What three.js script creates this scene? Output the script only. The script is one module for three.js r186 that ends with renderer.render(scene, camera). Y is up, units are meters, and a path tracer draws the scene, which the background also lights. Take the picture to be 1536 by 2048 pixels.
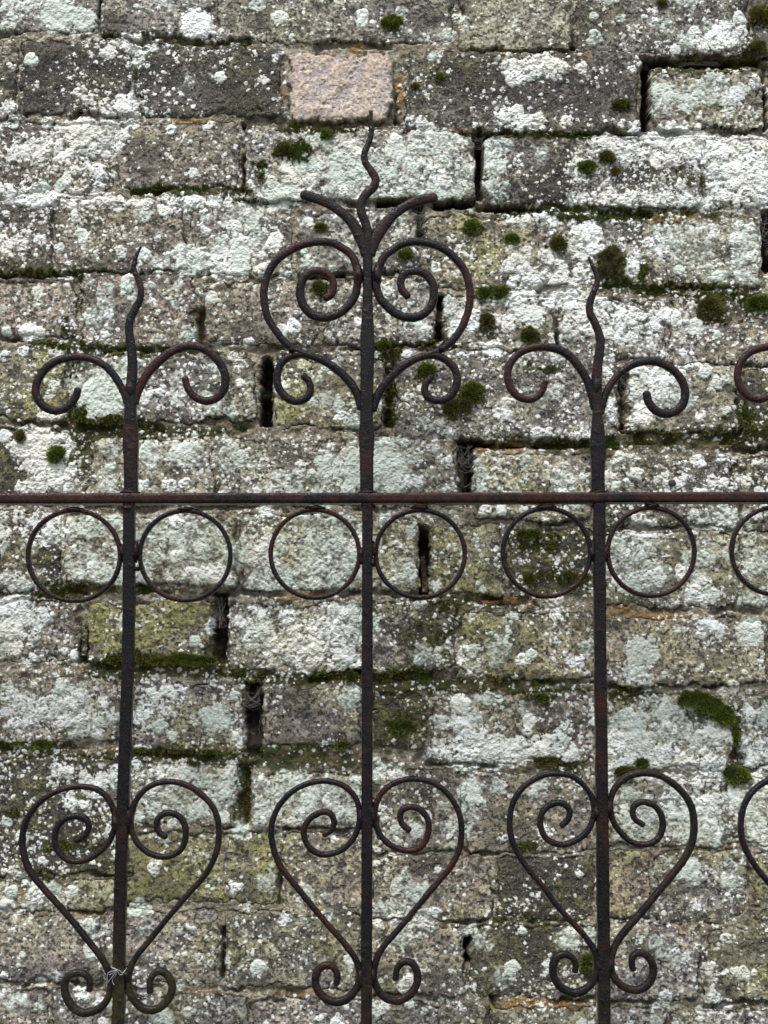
import * as THREE from 'three';
import { mergeGeometries } from 'three/addons/utils/BufferGeometryUtils.js';

// ------------------------------------------------------------------ camera, sky, sun, exposure
const scene = new THREE.Scene();
const FOV = 38, PITCH = THREE.MathUtils.degToRad(6.5), EYE = 1.55;
const FPX = 1024 / Math.tan(THREE.MathUtils.degToRad(FOV / 2));        // focal length in pixels of the 1536 x 2048 photograph
const DIST = FPX * Math.cos(PITCH) / 1500;                              // camera to the plane of the ironwork (z = 0)
const camera = new THREE.PerspectiveCamera(FOV, 0.75, 0.05, 200);
camera.position.set(0, EYE, DIST);
camera.rotation.x = PITCH;
scene.add(camera);

const renderer = new THREE.WebGLRenderer({ antialias: true });
renderer.setSize(768, 1024);
renderer.toneMapping = THREE.LinearToneMapping;
renderer.toneMappingExposure = 2.0;
renderer.shadowMap.enabled = true;
renderer.shadowMap.type = THREE.PCFSoftShadowMap;

{ // an overcast sky, brightest overhead
  const W = 256, H = 128, d = new Float32Array(W * H * 4);
  for (let j = 0; j < H; j++) for (let i = 0; i < W; i++) {
    const el = ((j + 0.5) / H - 0.5) * Math.PI, s = Math.sin(el), k = (j * W + i) * 4;
    const az = (i + 0.5) / W * Math.PI * 2;
    const cl = 1 + 0.10 * Math.sin(az * 3 + 4 * s) * Math.cos(s * 7 + az * 2);
    const L = s > 0 ? (0.25 + 1.0 * s) * cl : 0.12;
    d[k] = L * 0.96; d[k + 1] = L * 1.0; d[k + 2] = L * 1.06; d[k + 3] = 1;
  }
  const sky = new THREE.DataTexture(d, W, H, THREE.RGBAFormat, THREE.FloatType);
  sky.mapping = THREE.EquirectangularReflectionMapping; sky.colorSpace = THREE.LinearSRGBColorSpace;
  sky.magFilter = THREE.LinearFilter; sky.minFilter = THREE.LinearFilter; sky.needsUpdate = true;
  scene.background = sky; scene.environment = sky;
  scene.backgroundIntensity = 1.0; scene.environmentIntensity = 1.0;
}
const sun = new THREE.DirectionalLight(0xfff6ea, 1.5);
sun.position.set(-1.5, 7.2, 2.9); sun.target.position.set(0, 1.7, 0);
sun.castShadow = true; sun.shadow.radius = 20; sun.shadow.mapSize.set(2048, 2048);
sun.shadow.camera.left = -3; sun.shadow.camera.right = 3; sun.shadow.camera.top = 3; sun.shadow.camera.bottom = -3; sun.shadow.camera.far = 20;
scene.add(sun, sun.target);

// ------------------------------------------------------------------ helpers
function rng(seed) { let a = seed >>> 0; return () => { a |= 0; a = a + 0x6D2B79F5 | 0; let t = Math.imul(a ^ a >>> 15, 1 | a); t = t + Math.imul(t ^ t >>> 7, 61 | t) ^ t; return ((t ^ t >>> 14) >>> 0) / 4294967296; }; }
const TAB = new Float32Array(65536); { const r = rng(77); for (let i = 0; i < 65536; i++) TAB[i] = r() * 2 - 1; }
function vn(x, y) {                                                    // smooth value noise, -1 .. 1
  const xi = Math.floor(x), yi = Math.floor(y); let fx = x - xi, fy = y - yi;
  fx = fx * fx * (3 - 2 * fx); fy = fy * fy * (3 - 2 * fy);
  const a = xi & 255, b = xi + 1 & 255, c = (yi & 255) << 8, d = (yi + 1 & 255) << 8;
  const p = TAB[c | a], q = TAB[c | b], r = TAB[d | a], s = TAB[d | b];
  return p + (q - p) * fx + (r - p) * fy + (p - q - r + s) * fx * fy;
}
function fbm(x, y, n) { let s = 0, a = 0.5, t = 0; for (let i = 0; i < n; i++) { s += a * vn(x, y); t += a; a *= 0.55; const u = x * 1.62 - y * 1.18 + 17.3; y = x * 1.18 + y * 1.62 + 5.1; x = u; } return s / t; }
function vn3(x, y, z) { const zi = Math.floor(z), f = z - zi, g = f * f * (3 - 2 * f); return vn(x + zi * 37.7, y + zi * 91.3) * (1 - g) + vn(x + (zi + 1) * 37.7, y + (zi + 1) * 91.3) * g; }
const clamp = (v, a, b) => v < a ? a : v > b ? b : v, sst = (a, b, v) => { const t = clamp((v - a) / (b - a), 0, 1); return t * t * (3 - 2 * t); };
const lin = c => { const k = new THREE.Color(c); return [k.r, k.g, k.b]; };   // hex colours are sRGB
const used = {};
function numbered(n) { const k = used[n] = (used[n] ?? -1) + 1; return k ? n + '_' + String(k).padStart(3, '0') : n; }
function tag(o, label, category, group, kind) { o.userData.label = label; if (category) o.userData.category = category; if (group) o.userData.group = group; if (kind) o.userData.kind = kind; return o; }
function mesh(name, g, m, parent = scene) { const o = new THREE.Mesh(g, m); o.name = numbered(name); o.castShadow = o.receiveShadow = true; parent.add(o); return o; }

// a pixel of the photograph, seen on the plane z (the survey of the wall and of the ironwork was taken from the photograph)
function onPlane(px, py, z) {
  const vx = (px - 768) / FPX, vy = (1024 - py) / FPX, c = Math.cos(PITCH), s = Math.sin(PITCH);
  const dy = vy * c + s, dz = vy * s - c, t = (z - DIST) / dz;
  return [vx * t, EYE + dy * t];
}
// ------------------------------------------------------------------ the wall, drawn up in wall units (1 unit = 0.72 mm; y down)
const WZ = -0.16, UNIT = (DIST - WZ) / Math.cos(PITCH) / FPX, WYC = onPlane(768, 1024, WZ)[1];
function wl(px, py) { const [x, y] = onPlane(px, py, WZ); return [x / UNIT + 768, 1024 - (y - WYC) / UNIT]; }
const wx = u => (u - 768) * UNIT, wy = v => WYC - (v - 1024) * UNIT;
const X0 = -250, Y0 = -310, RW = 2046, RH = 2720;                       // extent of the surveyed face
const N = RW * RH;

// stones: corners in photo pixels, course by course; c = kind of stone, w = white crust, g = grey-green crust, d = dark weathering, y = algae, z = stands proud
const S = (x0, y0, x1, y1, c, w = 0.3, g = 0.2, d = 0.2, y = 0.1, z = 0) => ({ x0, y0, x1, y1, c, w, g, d, y, z });
const stones = [
  // course 1 (top edge of the picture)
  S(-240, -45, -70, 75, 'n'), S(-62, -45, 196, 66, 'n', .4, .5, .3), S(203, -45, 424, 76, 'n', .3, .3, .4), S(431, -45, 902, 88, 'n', .3, .25, .25, .2), S(914, -45, 1140, 99, 'm', .15, .15, .05, .05, 4), S(1152, -45, 1498, 110, 'n', .35, .2, .45), S(1506, -40, 1760, 118, 'n', .2, .2, .4),
  // course 2
  S(-240, 90, -70, 238, 'n'), S(-62, 88, 34, 240, 'b', .5, .1, .4), S(41, 84, 266, 232, 'd', .3, .1, .7), S(274, 98, 568, 238, 'd', .25, .05, .65), S(576, 112, 789, 250, 'p', 0, 0, 0, 0, 8), S(813, 104, 1276, 270, 'd', .3, .1, .55, .1, 4), S(1302, 148, 1522, 262, 'm', .25, .35, .15, .1, 4), S(1534, 130, 1760, 280, 'n'),
  // course 3
  S(-240, 250, -70, 390, 'n'), S(-62, 246, 226, 388, 'b', .65, .05, .4, .1, -2), S(236, 248, 480, 380, 'q', .08, .02, .1, .05, 2), S(490, 264, 949, 404, 'n', .4, .5, .1, .05, 3), S(964, 274, 1138, 412, 'd', .2, .35, .45, .1, 3), S(1144, 278, 1404, 416, 'n', .75, .1, .4), S(1410, 282, 1762, 422, 'w', .85, .1, .1),
  // course 4
  S(-240, 400, -70, 555, 'n'), S(-62, 398, 108, 548, 'b', .42, .12, .5), S(116, 392, 372, 544, 'q', .34, .22, .42, .15), S(380, 406, 588, 556, 'n', .36, .36, .3, .15), S(596, 424, 834, 548, 'n', .35, .3, .2, .1), S(853, 430, 1082, 578, 'y', .35, .1, .2, .35), S(1090, 430, 1288, 568, 'n', .7, .15, .4, .15, -3), S(1304, 450, 1519, 574, 'm', .5, .5, .1, .05, 6), S(1552, 440, 1760, 585, 'n'),
  // course 5
  S(-240, 565, -70, 685, 'n'), S(-62, 562, 155, 678, 'q', .25, .05, .2, .05), S(162, 546, 392, 697, 'b', .35, .3, .15), S(411, 562, 640, 692, 'q', .2, .05, .2, .2), S(647, 556, 868, 690, 'n', .4, .2, .25, .1), S(889, 592, 1112, 702, 'm', .55, .35, .3), S(1120, 598, 1332, 722, 'n', .75, .1, .25, .1), S(1338, 588, 1762, 730, 'q', .45, .15, .15, .25),
  // course 6
  S(-240, 695, -70, 840, 'n'), S(-62, 690, 138, 845, 'y', .2, .1, .4, .35), S(146, 712, 519, 846, 'n', .35, .3, .35, .15, 4), S(548, 712, 768, 858, 'y', .25, .3, .15, .4), S(789, 700, 1236, 880, 'n', .4, .15, .4, .15, 3), S(1253, 728, 1480, 866, 'm', .4, .5, .15, .1, 4), S(1490, 742, 1762, 896, 'b', .2, .05, .5, .3),
  // course 7 (behind the rail)
  S(-240, 855, -70, 1005, 'n'), S(-62, 858, 134, 1010, 'd', .2, .05, .6, .25, -3), S(175, 874, 427, 1012, 'm', .35, .3, .15, .25, 3), S(436, 880, 668, 1014, 'n', .35, .3, .2, .15), S(675, 866, 914, 1012, 'm', .4, .4, .1, .15), S(948, 911, 1184, 1040, 'm', .4, .4, .05, .2, 4), S(1191, 918, 1478, 1056, 'd', .6, .1, .5), S(1484, 912, 1762, 1062, 'd', .5, .3, .4),
  // course 8
  S(-240, 1015, -70, 1175, 'n'), S(-62, 1018, 125, 1185, 'b', .45, .3, .45), S(132, 1036, 470, 1169, 'm', .15, .75, .05, .15, 5), S(477, 1026, 836, 1182, 'm', .4, .5, .05, .2, 2), S(861, 1050, 1008, 1190, 'y', .25, .15, .1, .5, 2), S(1014, 1054, 1192, 1196, 'k', .35, .05, .85, .5, -2), S(1208, 1066, 1480, 1216, 'm', .25, .45, .25, .25), S(1486, 1070, 1762, 1212, 'm', .2, .5, .2, .2),
  // course 9
  S(-240, 1190, -70, 1335, 'n'), S(-62, 1196, 156, 1326, 'q', .45, .1, .4, .2), S(179, 1204, 427, 1328, 'y', .1, .1, .1, .75, 3), S(455, 1208, 722, 1344, 'n', .6, .35, .05, .15), S(729, 1204, 911, 1346, 'n', .35, .15, .5, .3), S(924, 1226, 1196, 1362, 'y', .3, .2, .2, .45), S(1206, 1238, 1530, 1370, 'q', .25, .25, .05, .1, 3), S(1537, 1245, 1762, 1375, 'n'),
  // course 10
  S(-240, 1345, -70, 1490, 'n'), S(-62, 1352, 236, 1486, 'q', .55, .15, .3, .15), S(264, 1368, 488, 1507, 'p2', .45, .15, .25, .25), S(528, 1376, 724, 1490, 'q', .25, .2, .05, .1, 4), S(748, 1384, 852, 1500, 'k', .2, .05, .6, .5, -4), S(858, 1382, 1196, 1526, 'q', .5, .25, .15, .15), S(1206, 1388, 1466, 1540, 'm', .55, .45, .1, .15), S(1482, 1392, 1762, 1535, 'n', .6, .3),
  // course 11
  S(-240, 1505, -70, 1650, 'n'), S(-62, 1512, 240, 1748, 'k', .6, .1, .75, .2), S(262, 1526, 470, 1654, 'm', .4, .45, .1, .1), S(505, 1544, 736, 1656, 'm', .3, .7, .02, .05, 4), S(743, 1534, 926, 1706, 'q', .3, .3, .3, .1), S(934, 1546, 1196, 1702, 'q', .2, .2, .15, .1), S(1206, 1550, 1448, 1694, 'm', .5, .55, .1), S(1454, 1550, 1762, 1690, 'm', .4, .5, .1),
  // course 12
  S(-240, 1665, -78, 1815, 'n'), S(-70, 1756, 240, 1820, 'm', .35, .4, .1, .3), S(248, 1664, 552, 1810, 'y', .25, .1, .05, .55), S(566, 1664, 736, 1836, 'q', .25, .15, .1, .2), S(743, 1712, 984, 1838, 'q', .25, .2, .1, .05), S(991, 1708, 1194, 1840, 'k', .3, .05, .75, .05), S(1206, 1702, 1299, 1836, 'c', .15, .05, .1, .1), S(1305, 1700, 1494, 1846, 'n', .3, .15, .15, .1), S(1512, 1700, 1762, 1850, 'n', .2, .1, .4),
  // course 13
  S(-240, 1830, -78, 1970, 'n'), S(-70, 1830, 206, 1966, 'p2', .2, .15, .1, .05), S(214, 1820, 440, 1974, 'p2', .25, .1, .15, .15), S(452, 1820, 725, 1980, 'n', .25, .1, .2, .15), S(732, 1846, 926, 1990, 'p2', .2, .15, .15, .05), S(942, 1848, 1196, 1994, 'd', .3, .2, .5), S(1206, 1846, 1400, 2002, 'p2', .3, .1, .1, .1), S(1407, 1856, 1762, 2005, 'n', .4, .2, .15, .2),
  // course 14
  S(-240, 1980, -78, 2130, 'n'), S(-70, 1978, 92, 2130, 'p2', .3), S(100, 1978, 236, 2135, 'n', .3), S(246, 1990, 492, 2140, 'n', .25), S(500, 1996, 724, 2140, 'p2', .3), S(732, 2004, 966, 2150, 'n', .3), S(974, 2012, 1196, 2150, 'n', .3, .1, .3), S(1206, 2016, 1332, 2150, 'n', .35), S(1340, 2020, 1762, 2150, 'n', .4),
  // course 15 (below the picture)
  S(-240, 2142, 60, 2290, 'n'), S(70, 2145, 340, 2290, 'q'), S(350, 2150, 620, 2290, 'n'), S(630, 2155, 900, 2290, 'm'), S(910, 2160, 1180, 2290, 'n'), S(1190, 2160, 1460, 2290, 'q'), S(1470, 2160, 1762, 2290, 'n'),
  // course 0 (above the picture)
  S(-240, -190, 30, -55, 'n'), S(38, -190, 300, -55, 'd'), S(308, -190, 560, -55, 'n'), S(568, -190, 860, -55, 'q'), S(868, -190, 1130, -55, 'n'), S(1138, -190, 1400, -52, 'd'), S(1408, -190, 1762, -50, 'n'),
];
const KIND = {                                                          // own colours of the stones: two tones that mottle
  n: ['#a39d97', '#6d6a66'], b: ['#9c8b80', '#6b6059'], p: ['#c7b6ab', '#9d938f'], q: ['#a89a90', '#796e68'], p2: ['#ab9d9b', '#777071'], d: ['#67605f', '#4a4546'],
  m: ['#aaa694', '#857f70'], w: ['#a8a6a2', '#7c7874'], y: ['#958c72', '#736c5a'], k: ['#625a50', '#44403a'], c: ['#b9a68c', '#93846f'],
};
for (const k in KIND) KIND[k] = KIND[k].map((h, i) => { const a = lin(h), b = lin(i ? '#6e6c68' : '#aaa8a3'), f = k === 'p' ? 0 : .28; return a.map((v, e) => v + (b[e] - v) * f); });
{
  const r = rng(5);
  stones.forEach((s, i) => {
    const q = [[s.x0, s.y0], [s.x1, s.y0], [s.x1, s.y1], [s.x0, s.y1]].map(([x, y]) => { const p = wl(x, y); return [p[0] + (r() - .5) * 5, p[1] + (r() - .5) * 5]; });
    s.q = q; s.i = i; s.rad = 7 + r() * 12; s.round = 8 + r() * 12; s.tx = (r() - .5) * .022; s.ty = (r() - .5) * .03; s.z += (r() - .5) * 5;
    s.bx = [Math.min(q[0][0], q[3][0]), Math.min(q[0][1], q[1][1]), Math.max(q[1][0], q[2][0]), Math.max(q[2][1], q[3][1])];
    s.cx = (s.bx[0] + s.bx[2]) / 2; s.cy = (s.bx[1] + s.bx[3]) / 2; s.tone = .88 + r() * .24;
    s.e = [0, 1, 2, 3].map(k => { const a = q[k], b = q[(k + 1) % 4], dx = b[0] - a[0], dy = b[1] - a[1], l = Math.hypot(dx, dy); return [dy / l, -dx / l, -(a[0] * dy - a[1] * dx) / l]; });  // outward distance to each edge
  });
}
const warpX = (x, y) => 5 * vn(x / 47 + 3, y / 47) + 4.2 * vn(x / 19 + 9, y / 19 + 4) + 2.4 * vn(x / 7.5, y / 7.5 + 8);
const warpY = (x, y) => 5 * vn(x / 52 + 61, y / 52 + 7) + 4 * vn(x / 18 + 33, y / 18) + 2.4 * vn(x / 7.1 + 5, y / 7.1 + 40);
function sdf(s, x, y) {                                                 // x, y already warped
  const e = s.e, r = s.rad;
  const qx = Math.max(e[1][0] * x + e[1][1] * y + e[1][2], e[3][0] * x + e[3][1] * y + e[3][2]) + r, qy = Math.max(e[0][0] * x + e[0][1] * y + e[0][2], e[2][0] * x + e[2][1] * y + e[2][2]) + r;
  return Math.min(Math.max(qx, qy), 0) + Math.hypot(Math.max(qx, 0), Math.max(qy, 0)) - r + 9 * sst(.3, .85, vn(x / 30 + 70, y / 24 + s.i * 3.7)) + 5 * sst(.45, .9, vn(x / 13 + 7, y / 12 + s.i * 1.7));
}
// ---- soft patches, surveyed by eye: [x, y, half width, half height, strength], photo pixels
const P = {
  white: [[60, 35, 55, 30, .5], [170, 245, 70, 40, .6], [255, 225, 35, 50, .7], [270, 130, 30, 40, .5], [20, 255, 50, 40, .5], [140, 300, 90, 45, .5], [60, 393, 100, 14, 1], [200, 405, 130, 14, 1], [330, 400, 50, 12, .8], [210, 85, 60, 10, .6], [300, 88, 60, 10, .7],
    [1440, 78, 40, 25, .8], [1085, 140, 70, 18, .9], [1030, 155, 18, 25, .7], [1050, 245, 60, 18, .9], [1345, 275, 80, 17, 1.4], [1430, 300, 110, 35, 1.4], [1240, 298, 55, 25, .9], [1480, 365, 70, 50, .9], [1210, 400, 80, 14, 1], [1150, 360, 25, 40, .8], [1330, 405, 70, 14, .9], [1080, 440, 55, 18, .9], [1165, 480, 30, 40, .9], [1040, 545, 40, 55, .8], [1120, 580, 60, 50, .8], [1230, 640, 70, 35, .8], [1270, 520, 22, 40, .8],
    [985, 700, 25, 12, .9], [935, 640, 40, 40, .4], [700, 345, 170, 40, .4], [440, 520, 60, 35, .3], [100, 470, 120, 40, .5], [200, 560, 70, 30, .4], [70, 665, 22, 8, 1], [170, 685, 20, 14, .8], [125, 715, 40, 8, .5], [100, 832, 22, 9, 1.2], [80, 895, 42, 42, 2.6], [112, 945, 45, 28, 2.4], [60, 975, 30, 12, 1.2], [1420, 965, 100, 20, .7], [1460, 905, 18, 9, 1], [1290, 830, 20, 30, .6], [1310, 770, 40, 40, .5], [1150, 870, 70, 10, .8], [1225, 820, 10, 60, .8],
    [60, 1060, 50, 30, .7], [100, 1080, 35, 30, .7], [20, 1240, 45, 50, .9], [40, 1170, 45, 25, .6], [90, 1232, 14, 12, 1], [520, 1060, 40, 40, .5], [190, 1325, 12, 10, 1.2], [640, 1290, 90, 45, .5], [540, 1280, 70, 55, .5], [80, 1410, 70, 40, .5], [210, 1425, 20, 30, .5], [340, 1400, 60, 20, .6], [310, 1440, 40, 30, .5], [470, 1480, 15, 25, .8], [600, 1500, 70, 10, .7], [1000, 1500, 130, 22, 1.0], [930, 1460, 50, 30, .5], [1260, 1490, 60, 40, .8], [1330, 1540, 130, 20, 1.1], [1500, 1470, 40, 60, .6], [1400, 1590, 110, 35, .5], [1395, 1190, 35, 22, .8], [1275, 1170, 60, 18, .5], [1100, 1210, 40, 25, .6], [1410, 1262, 55, 20, .6], [1270, 1345, 35, 18, .7], [200, 1560, 60, 60, .4], [300, 1550, 90, 22, .5], [590, 1540, 50, 12, .7], [1080, 1520, 60, 14, .8], [830, 1835, 60, 10, .6], [90, 1800, 50, 15, .5], [1140, 1830, 40, 10, .7], [1430, 2025, 70, 18, .8], [780, 1535, 30, 20, .5]],
  mint: [[120, 30, 35, 28, 1], [175, 40, 20, 25, .8], [760, 350, 150, 40, .7], [560, 385, 40, 12, 1], [985, 320, 26, 45, .9], [1400, 480, 80, 35, .5], [1500, 520, 25, 50, .8], [1330, 205, 30, 35, 1], [1390, 190, 60, 20, .5], [380, 522, 30, 28, 1], [440, 505, 40, 22, .8], [480, 540, 25, 18, .8], [200, 620, 30, 30, .8], [260, 740, 10, 10, .3], [205, 795, 42, 42, 1.6], [130, 730, 20, 10, .4], [910, 625, 26, 30, .9], [620, 560, 60, 20, .3], [690, 950, 60, 45, .9], [640, 980, 40, 25, .7], [775, 960, 35, 40, .9], [450, 930, 35, 25, .5], [290, 905, 20, 14, .8], [210, 930, 30, 50, .6], [370, 910, 22, 20, .6],
    [160, 1060, 35, 30, .6], [175, 1130, 50, 35, .9], [300, 1060, 60, 30, .8], [400, 1095, 50, 45, 1], [370, 1140, 60, 22, 1.2], [230, 1145, 40, 18, 1], [500, 1130, 40, 40, .8], [660, 1110, 60, 60, .6], [600, 1150, 50, 20, .4], [1250, 1100, 45, 40, .9], [1290, 1155, 40, 20, .8], [1450, 1040, 70, 22, 1], [1420, 1095, 50, 25, .5], [1500, 1110, 40, 40, .7], [700, 1240, 30, 40, .9], [515, 1270, 20, 35, .8], [610, 1310, 25, 12, .8], [960, 1310, 50, 30, .4], [1255, 1370, 35, 20, .9], [1502, 1262, 26, 18, 1], [430, 1438, 28, 16, 1.4], [340, 1430, 14, 7, .8], [165, 1395, 20, 20, .5], [25, 1390, 20, 25, .7], [1330, 1440, 50, 24, .8], [1260, 1460, 30, 20, .7], [950, 1445, 45, 12, .7], [340, 1590, 60, 45, .9], [450, 1590, 25, 50, .8], [560, 1600, 50, 50, 1.2], [620, 1590, 22, 45, 1.1], [660, 1630, 30, 25, .5], [940, 1590, 22, 28, 1.3], [940, 1650, 30, 40, .6], [1420, 1640, 80, 40, .6], [1070, 1580, 25, 20, .6], [815, 1785, 14, 38, 1.4], [785, 1830, 40, 16, 1.3], [840, 1825, 16, 10, .8], [665, 1820, 20, 12, .8], [700, 1900, 20, 15, .5], [90, 1815, 40, 14, .9], [190, 1860, 14, 25, .9], [120, 1775, 40, 20, .5], [1380, 1735, 19, 18, 1.5], [1150, 1870, 40, 14, .6], [1310, 1895, 15, 12, .7], [80, 1990, 12, 20, .9], [1340, 1910, 30, 8, .4], [540, 1760, 12, 20, .6], [1250, 780, 10, 50, .5], [1330, 790, 50, 35, .7]],
  dark: [[60, 170, 60, 50, .6], [300, 150, 60, 40, .5], [60, 550, 60, 30, .4], [30, 430, 40, 40, .4], [20, 870, 30, 40, .5], [1000, 190, 60, 40, .4], [150, 145, 70, 40, .7], [510, 145, 60, 45, .8], [930, 160, 60, 40, .4], [1180, 180, 90, 40, .4], [1100, 375, 40, 35, 1], [1170, 40, 40, 40, .4], [1500, 50, 40, 50, .5], [120, 1640, 90, 80, .4], [1090, 1120, 80, 60, .5], [850, 1265, 70, 14, .9], [800, 1420, 60, 50, .4], [370, 1335, 100, 12, .8], [380, 1500, 100, 15, .8], [620, 1525, 110, 16, .8], [830, 1515, 90, 16, .7], [120, 1510, 120, 18, .5], [25, 935, 30, 50, .6], [1100, 1770, 80, 45, .4], [1060, 1880, 60, 50, .5], [110, 1120, 25, 25, .9], [1240, 1250, 25, 25, .5], [60, 360, 60, 30, .3], [490, 220, 30, 30, .4], [1270, 345, 50, 30, .6], [1380, 850, 60, 20, .5], [1500, 800, 40, 60, .5], [60, 1420, 50, 30, .2], [1400, 1890, 100, 80, .1], [620, 1900, 60, 40, .15], [140, 680, 20, 30, .5]],
  algae: [[960, 515, 40, 28, .9], [930, 450, 40, 20, .4], [610, 770, 50, 45, .7], [580, 830, 20, 15, .7], [240, 1240, 60, 35, 1], [330, 1230, 80, 20, .7], [965, 950, 14, 40, 1.2], [955, 1280, 40, 45, .8], [880, 1110, 25, 40, .8], [940, 1130, 35, 30, .5], [380, 1770, 110, 30, .9], [500, 1740, 40, 40, .5], [520, 1690, 30, 40, .5], [290, 820, 40, 10, .3], [1503, 1760, 12, 70, 1.5], [545, 1680, 20, 60, .5], [1530, 1950, 20, 30, .4], [1055, 1265, 14, 14, .7], [190, 900, 16, 60, .4], [170, 1280, 10, 60, .7], [90, 740, 40, 60, .5], [340, 570, 20, 12, .4], [460, 1920, 20, 50, .5]],
  moss: [[120, 690, 60, 14, 1], [160, 730, 25, 25, .7], [280, 702, 110, 9, .8], [160, 880, 22, 60, .9], [180, 840, 60, 14, 1], [320, 862, 140, 12, .8], [240, 850, 50, 12, .8], [640, 262, 70, 7, 1.1], [585, 300, 40, 20, .7], [520, 340, 20, 20, .7], [1420, 132, 100, 14, 1], [1150, 272, 170, 7, .9], [930, 275, 12, 12, .6], [1200, 430, 200, 14, .9], [1390, 582, 100, 14, 1], [1285, 560, 10, 40, .9], [1470, 620, 60, 30, .6], [780, 780, 12, 70, .9], [775, 700, 30, 20, .9], [880, 690, 40, 14, .8], [1140, 892, 120, 12, .7], [1370, 878, 120, 16, .8], [1480, 850, 60, 40, .8], [120, 1180, 60, 22, .7], [250, 1180, 120, 8, .7], [240, 1335, 60, 25, .9], [350, 1325, 110, 22, 1], [420, 1345, 60, 10, .8], [620, 1357, 110, 12, 1], [800, 1360, 60, 30, .9], [810, 1440, 40, 26, 1], [990, 1370, 160, 12, .9], [60, 1498, 70, 12, 1], [230, 1508, 60, 10, .7], [380, 1512, 110, 14, 1], [600, 1515, 120, 20, .9], [780, 1490, 40, 12, .7], [1090, 1395, 50, 14, .7], [1240, 1395, 60, 14, .7], [1472, 1475, 12, 40, 1], [140, 1690, 70, 16, .9], [90, 1750, 40, 14, .6], [40, 1625, 50, 10, .7], [485, 1600, 16, 60, .7], [1080, 1085, 50, 20, .8], [1120, 1155, 70, 16, .8], [990, 1200, 60, 12, .6], [1110, 1530, 60, 14, .6], [850, 1270, 60, 16, .6], [900, 1210, 40, 14, .5], [1250, 1560, 30, 10, .6], [1340, 1570, 40, 8, .5], [1060, 1690, 40, 10, .7], [440, 1300, 14, 30, .5], [260, 70, 90, 8, .6], [410, 90, 90, 9, .5], [370, 380, 90, 14, .8], [470, 390, 40, 14, .8], [180, 540, 120, 8, .5], [40, 545, 60, 10, .8], [135, 660, 12, 25, .8], [1090, 735, 40, 14, .6], [1175, 1925, 14, 20, .8], [1060, 1840, 60, 10, .4], [1430, 1660, 40, 8, .3],
    [783, 55, 30, 16, .5], [1519, 40, 26, 24, .7], [1515, 105, 22, 18, .7], [944, 464, 24, 18, .6], [1222, 540, 36, 40, .8], [1419, 622, 32, 26, .8], [1061, 680, 24, 16, .6], [930, 810, 45, 34, .6], [853, 752, 26, 18, .6], [641, 462, 16, 10, .5], [1115, 495, 20, 14, .5], [1172, 342, 26, 14, .5], [1213, 322, 20, 14, .5], [975, 650, 40, 24, .6], [637, 584, 22, 16, .6], [700, 640, 14, 20, .3], [1412, 1424, 60, 20, .6], [1473, 1560, 34, 20, .6], [1283, 1534, 18, 12, .5], [113, 914, 22, 20, .5], [590, 312, 44, 22, .5], [1350, 355, 60, 30, .5], [860, 1230, 60, 20, .4], [160, 600, 16, 40, .4]],
  ochre: [[385, 243, 60, 5, 1.2], [715, 98, 16, 14, 1], [802, 175, 14, 28, 1.2], [560, 195, 10, 20, .7], [910, 268, 26, 10, 1.2], [1010, 108, 12, 8, .9], [1180, 112, 50, 8, .8], [1300, 437, 90, 9, .8], [985, 893, 40, 10, 1], [1000, 1204, 60, 8, 1], [1310, 1232, 90, 7, .9], [1395, 1697, 40, 8, .9], [1356, 1856, 14, 8, .9], [1290, 1855, 30, 8, .7], [1080, 2010, 90, 9, 1], [780, 2008, 50, 8, .9], [45, 1790, 22, 14, .9], [160, 1822, 50, 8, .9], [1470, 728, 10, 8, .9], [965, 720, 20, 8, .6], [480, 560, 30, 6, .7], [280, 1182, 120, 5, .8], [620, 1192, 60, 6, .7], [402, 640, 8, 50, .7], [865, 885, 30, 8, .6], [1060, 2000, 50, 9, .7], [440, 1500, 50, 10, .8], [200, 1500, 40, 8, .6], [1040, 895, 60, 8, .8], [660, 1500, 50, 8, .6], [900, 880, 20, 8, .5], [400, 1980, 60, 6, .5], [600, 1985, 40, 6, .4], [1240, 1220, 30, 8, .7]],
};
const GS = 6, GW = Math.ceil(RW / GS) + 1, GH = Math.ceil(RH / GS) + 1, FIELD = {};
for (const k in P) {
  const f = FIELD[k] = new Float32Array(GW * GH);
  for (const [px, py, hx, hy, st] of P[k]) {
    const [cx, cy] = wl(px, py), rx = hx * 1.05, ry = hy * 1.05;
    for (let j = Math.max(0, Math.floor((cy - 2.4 * ry - Y0) / GS)); j <= Math.min(GH - 1, (cy + 2.4 * ry - Y0) / GS); j++)
      for (let i = Math.max(0, Math.floor((cx - 2.4 * rx - X0) / GS)); i <= Math.min(GW - 1, (cx + 2.4 * rx - X0) / GS); i++) {
        const dx = (i * GS + X0 - cx) / rx, dy = (j * GS + Y0 - cy) / ry, q = dx * dx + dy * dy;
        f[j * GW + i] += st * Math.exp(-q * q * .35 - q * .35);
      }
  }
}
function field(k, x, y) {
  const f = FIELD[k], u = clamp((x - X0) / GS, 0, GW - 1.01), v = clamp((y - Y0) / GS, 0, GH - 1.01), i = u | 0, j = v | 0, a = u - i, b = v - j, o = j * GW + i;
  return (f[o] * (1 - a) + f[o + 1] * a) * (1 - b) + (f[o + GW] * (1 - a) + f[o + GW + 1] * a) * b;
}
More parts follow.
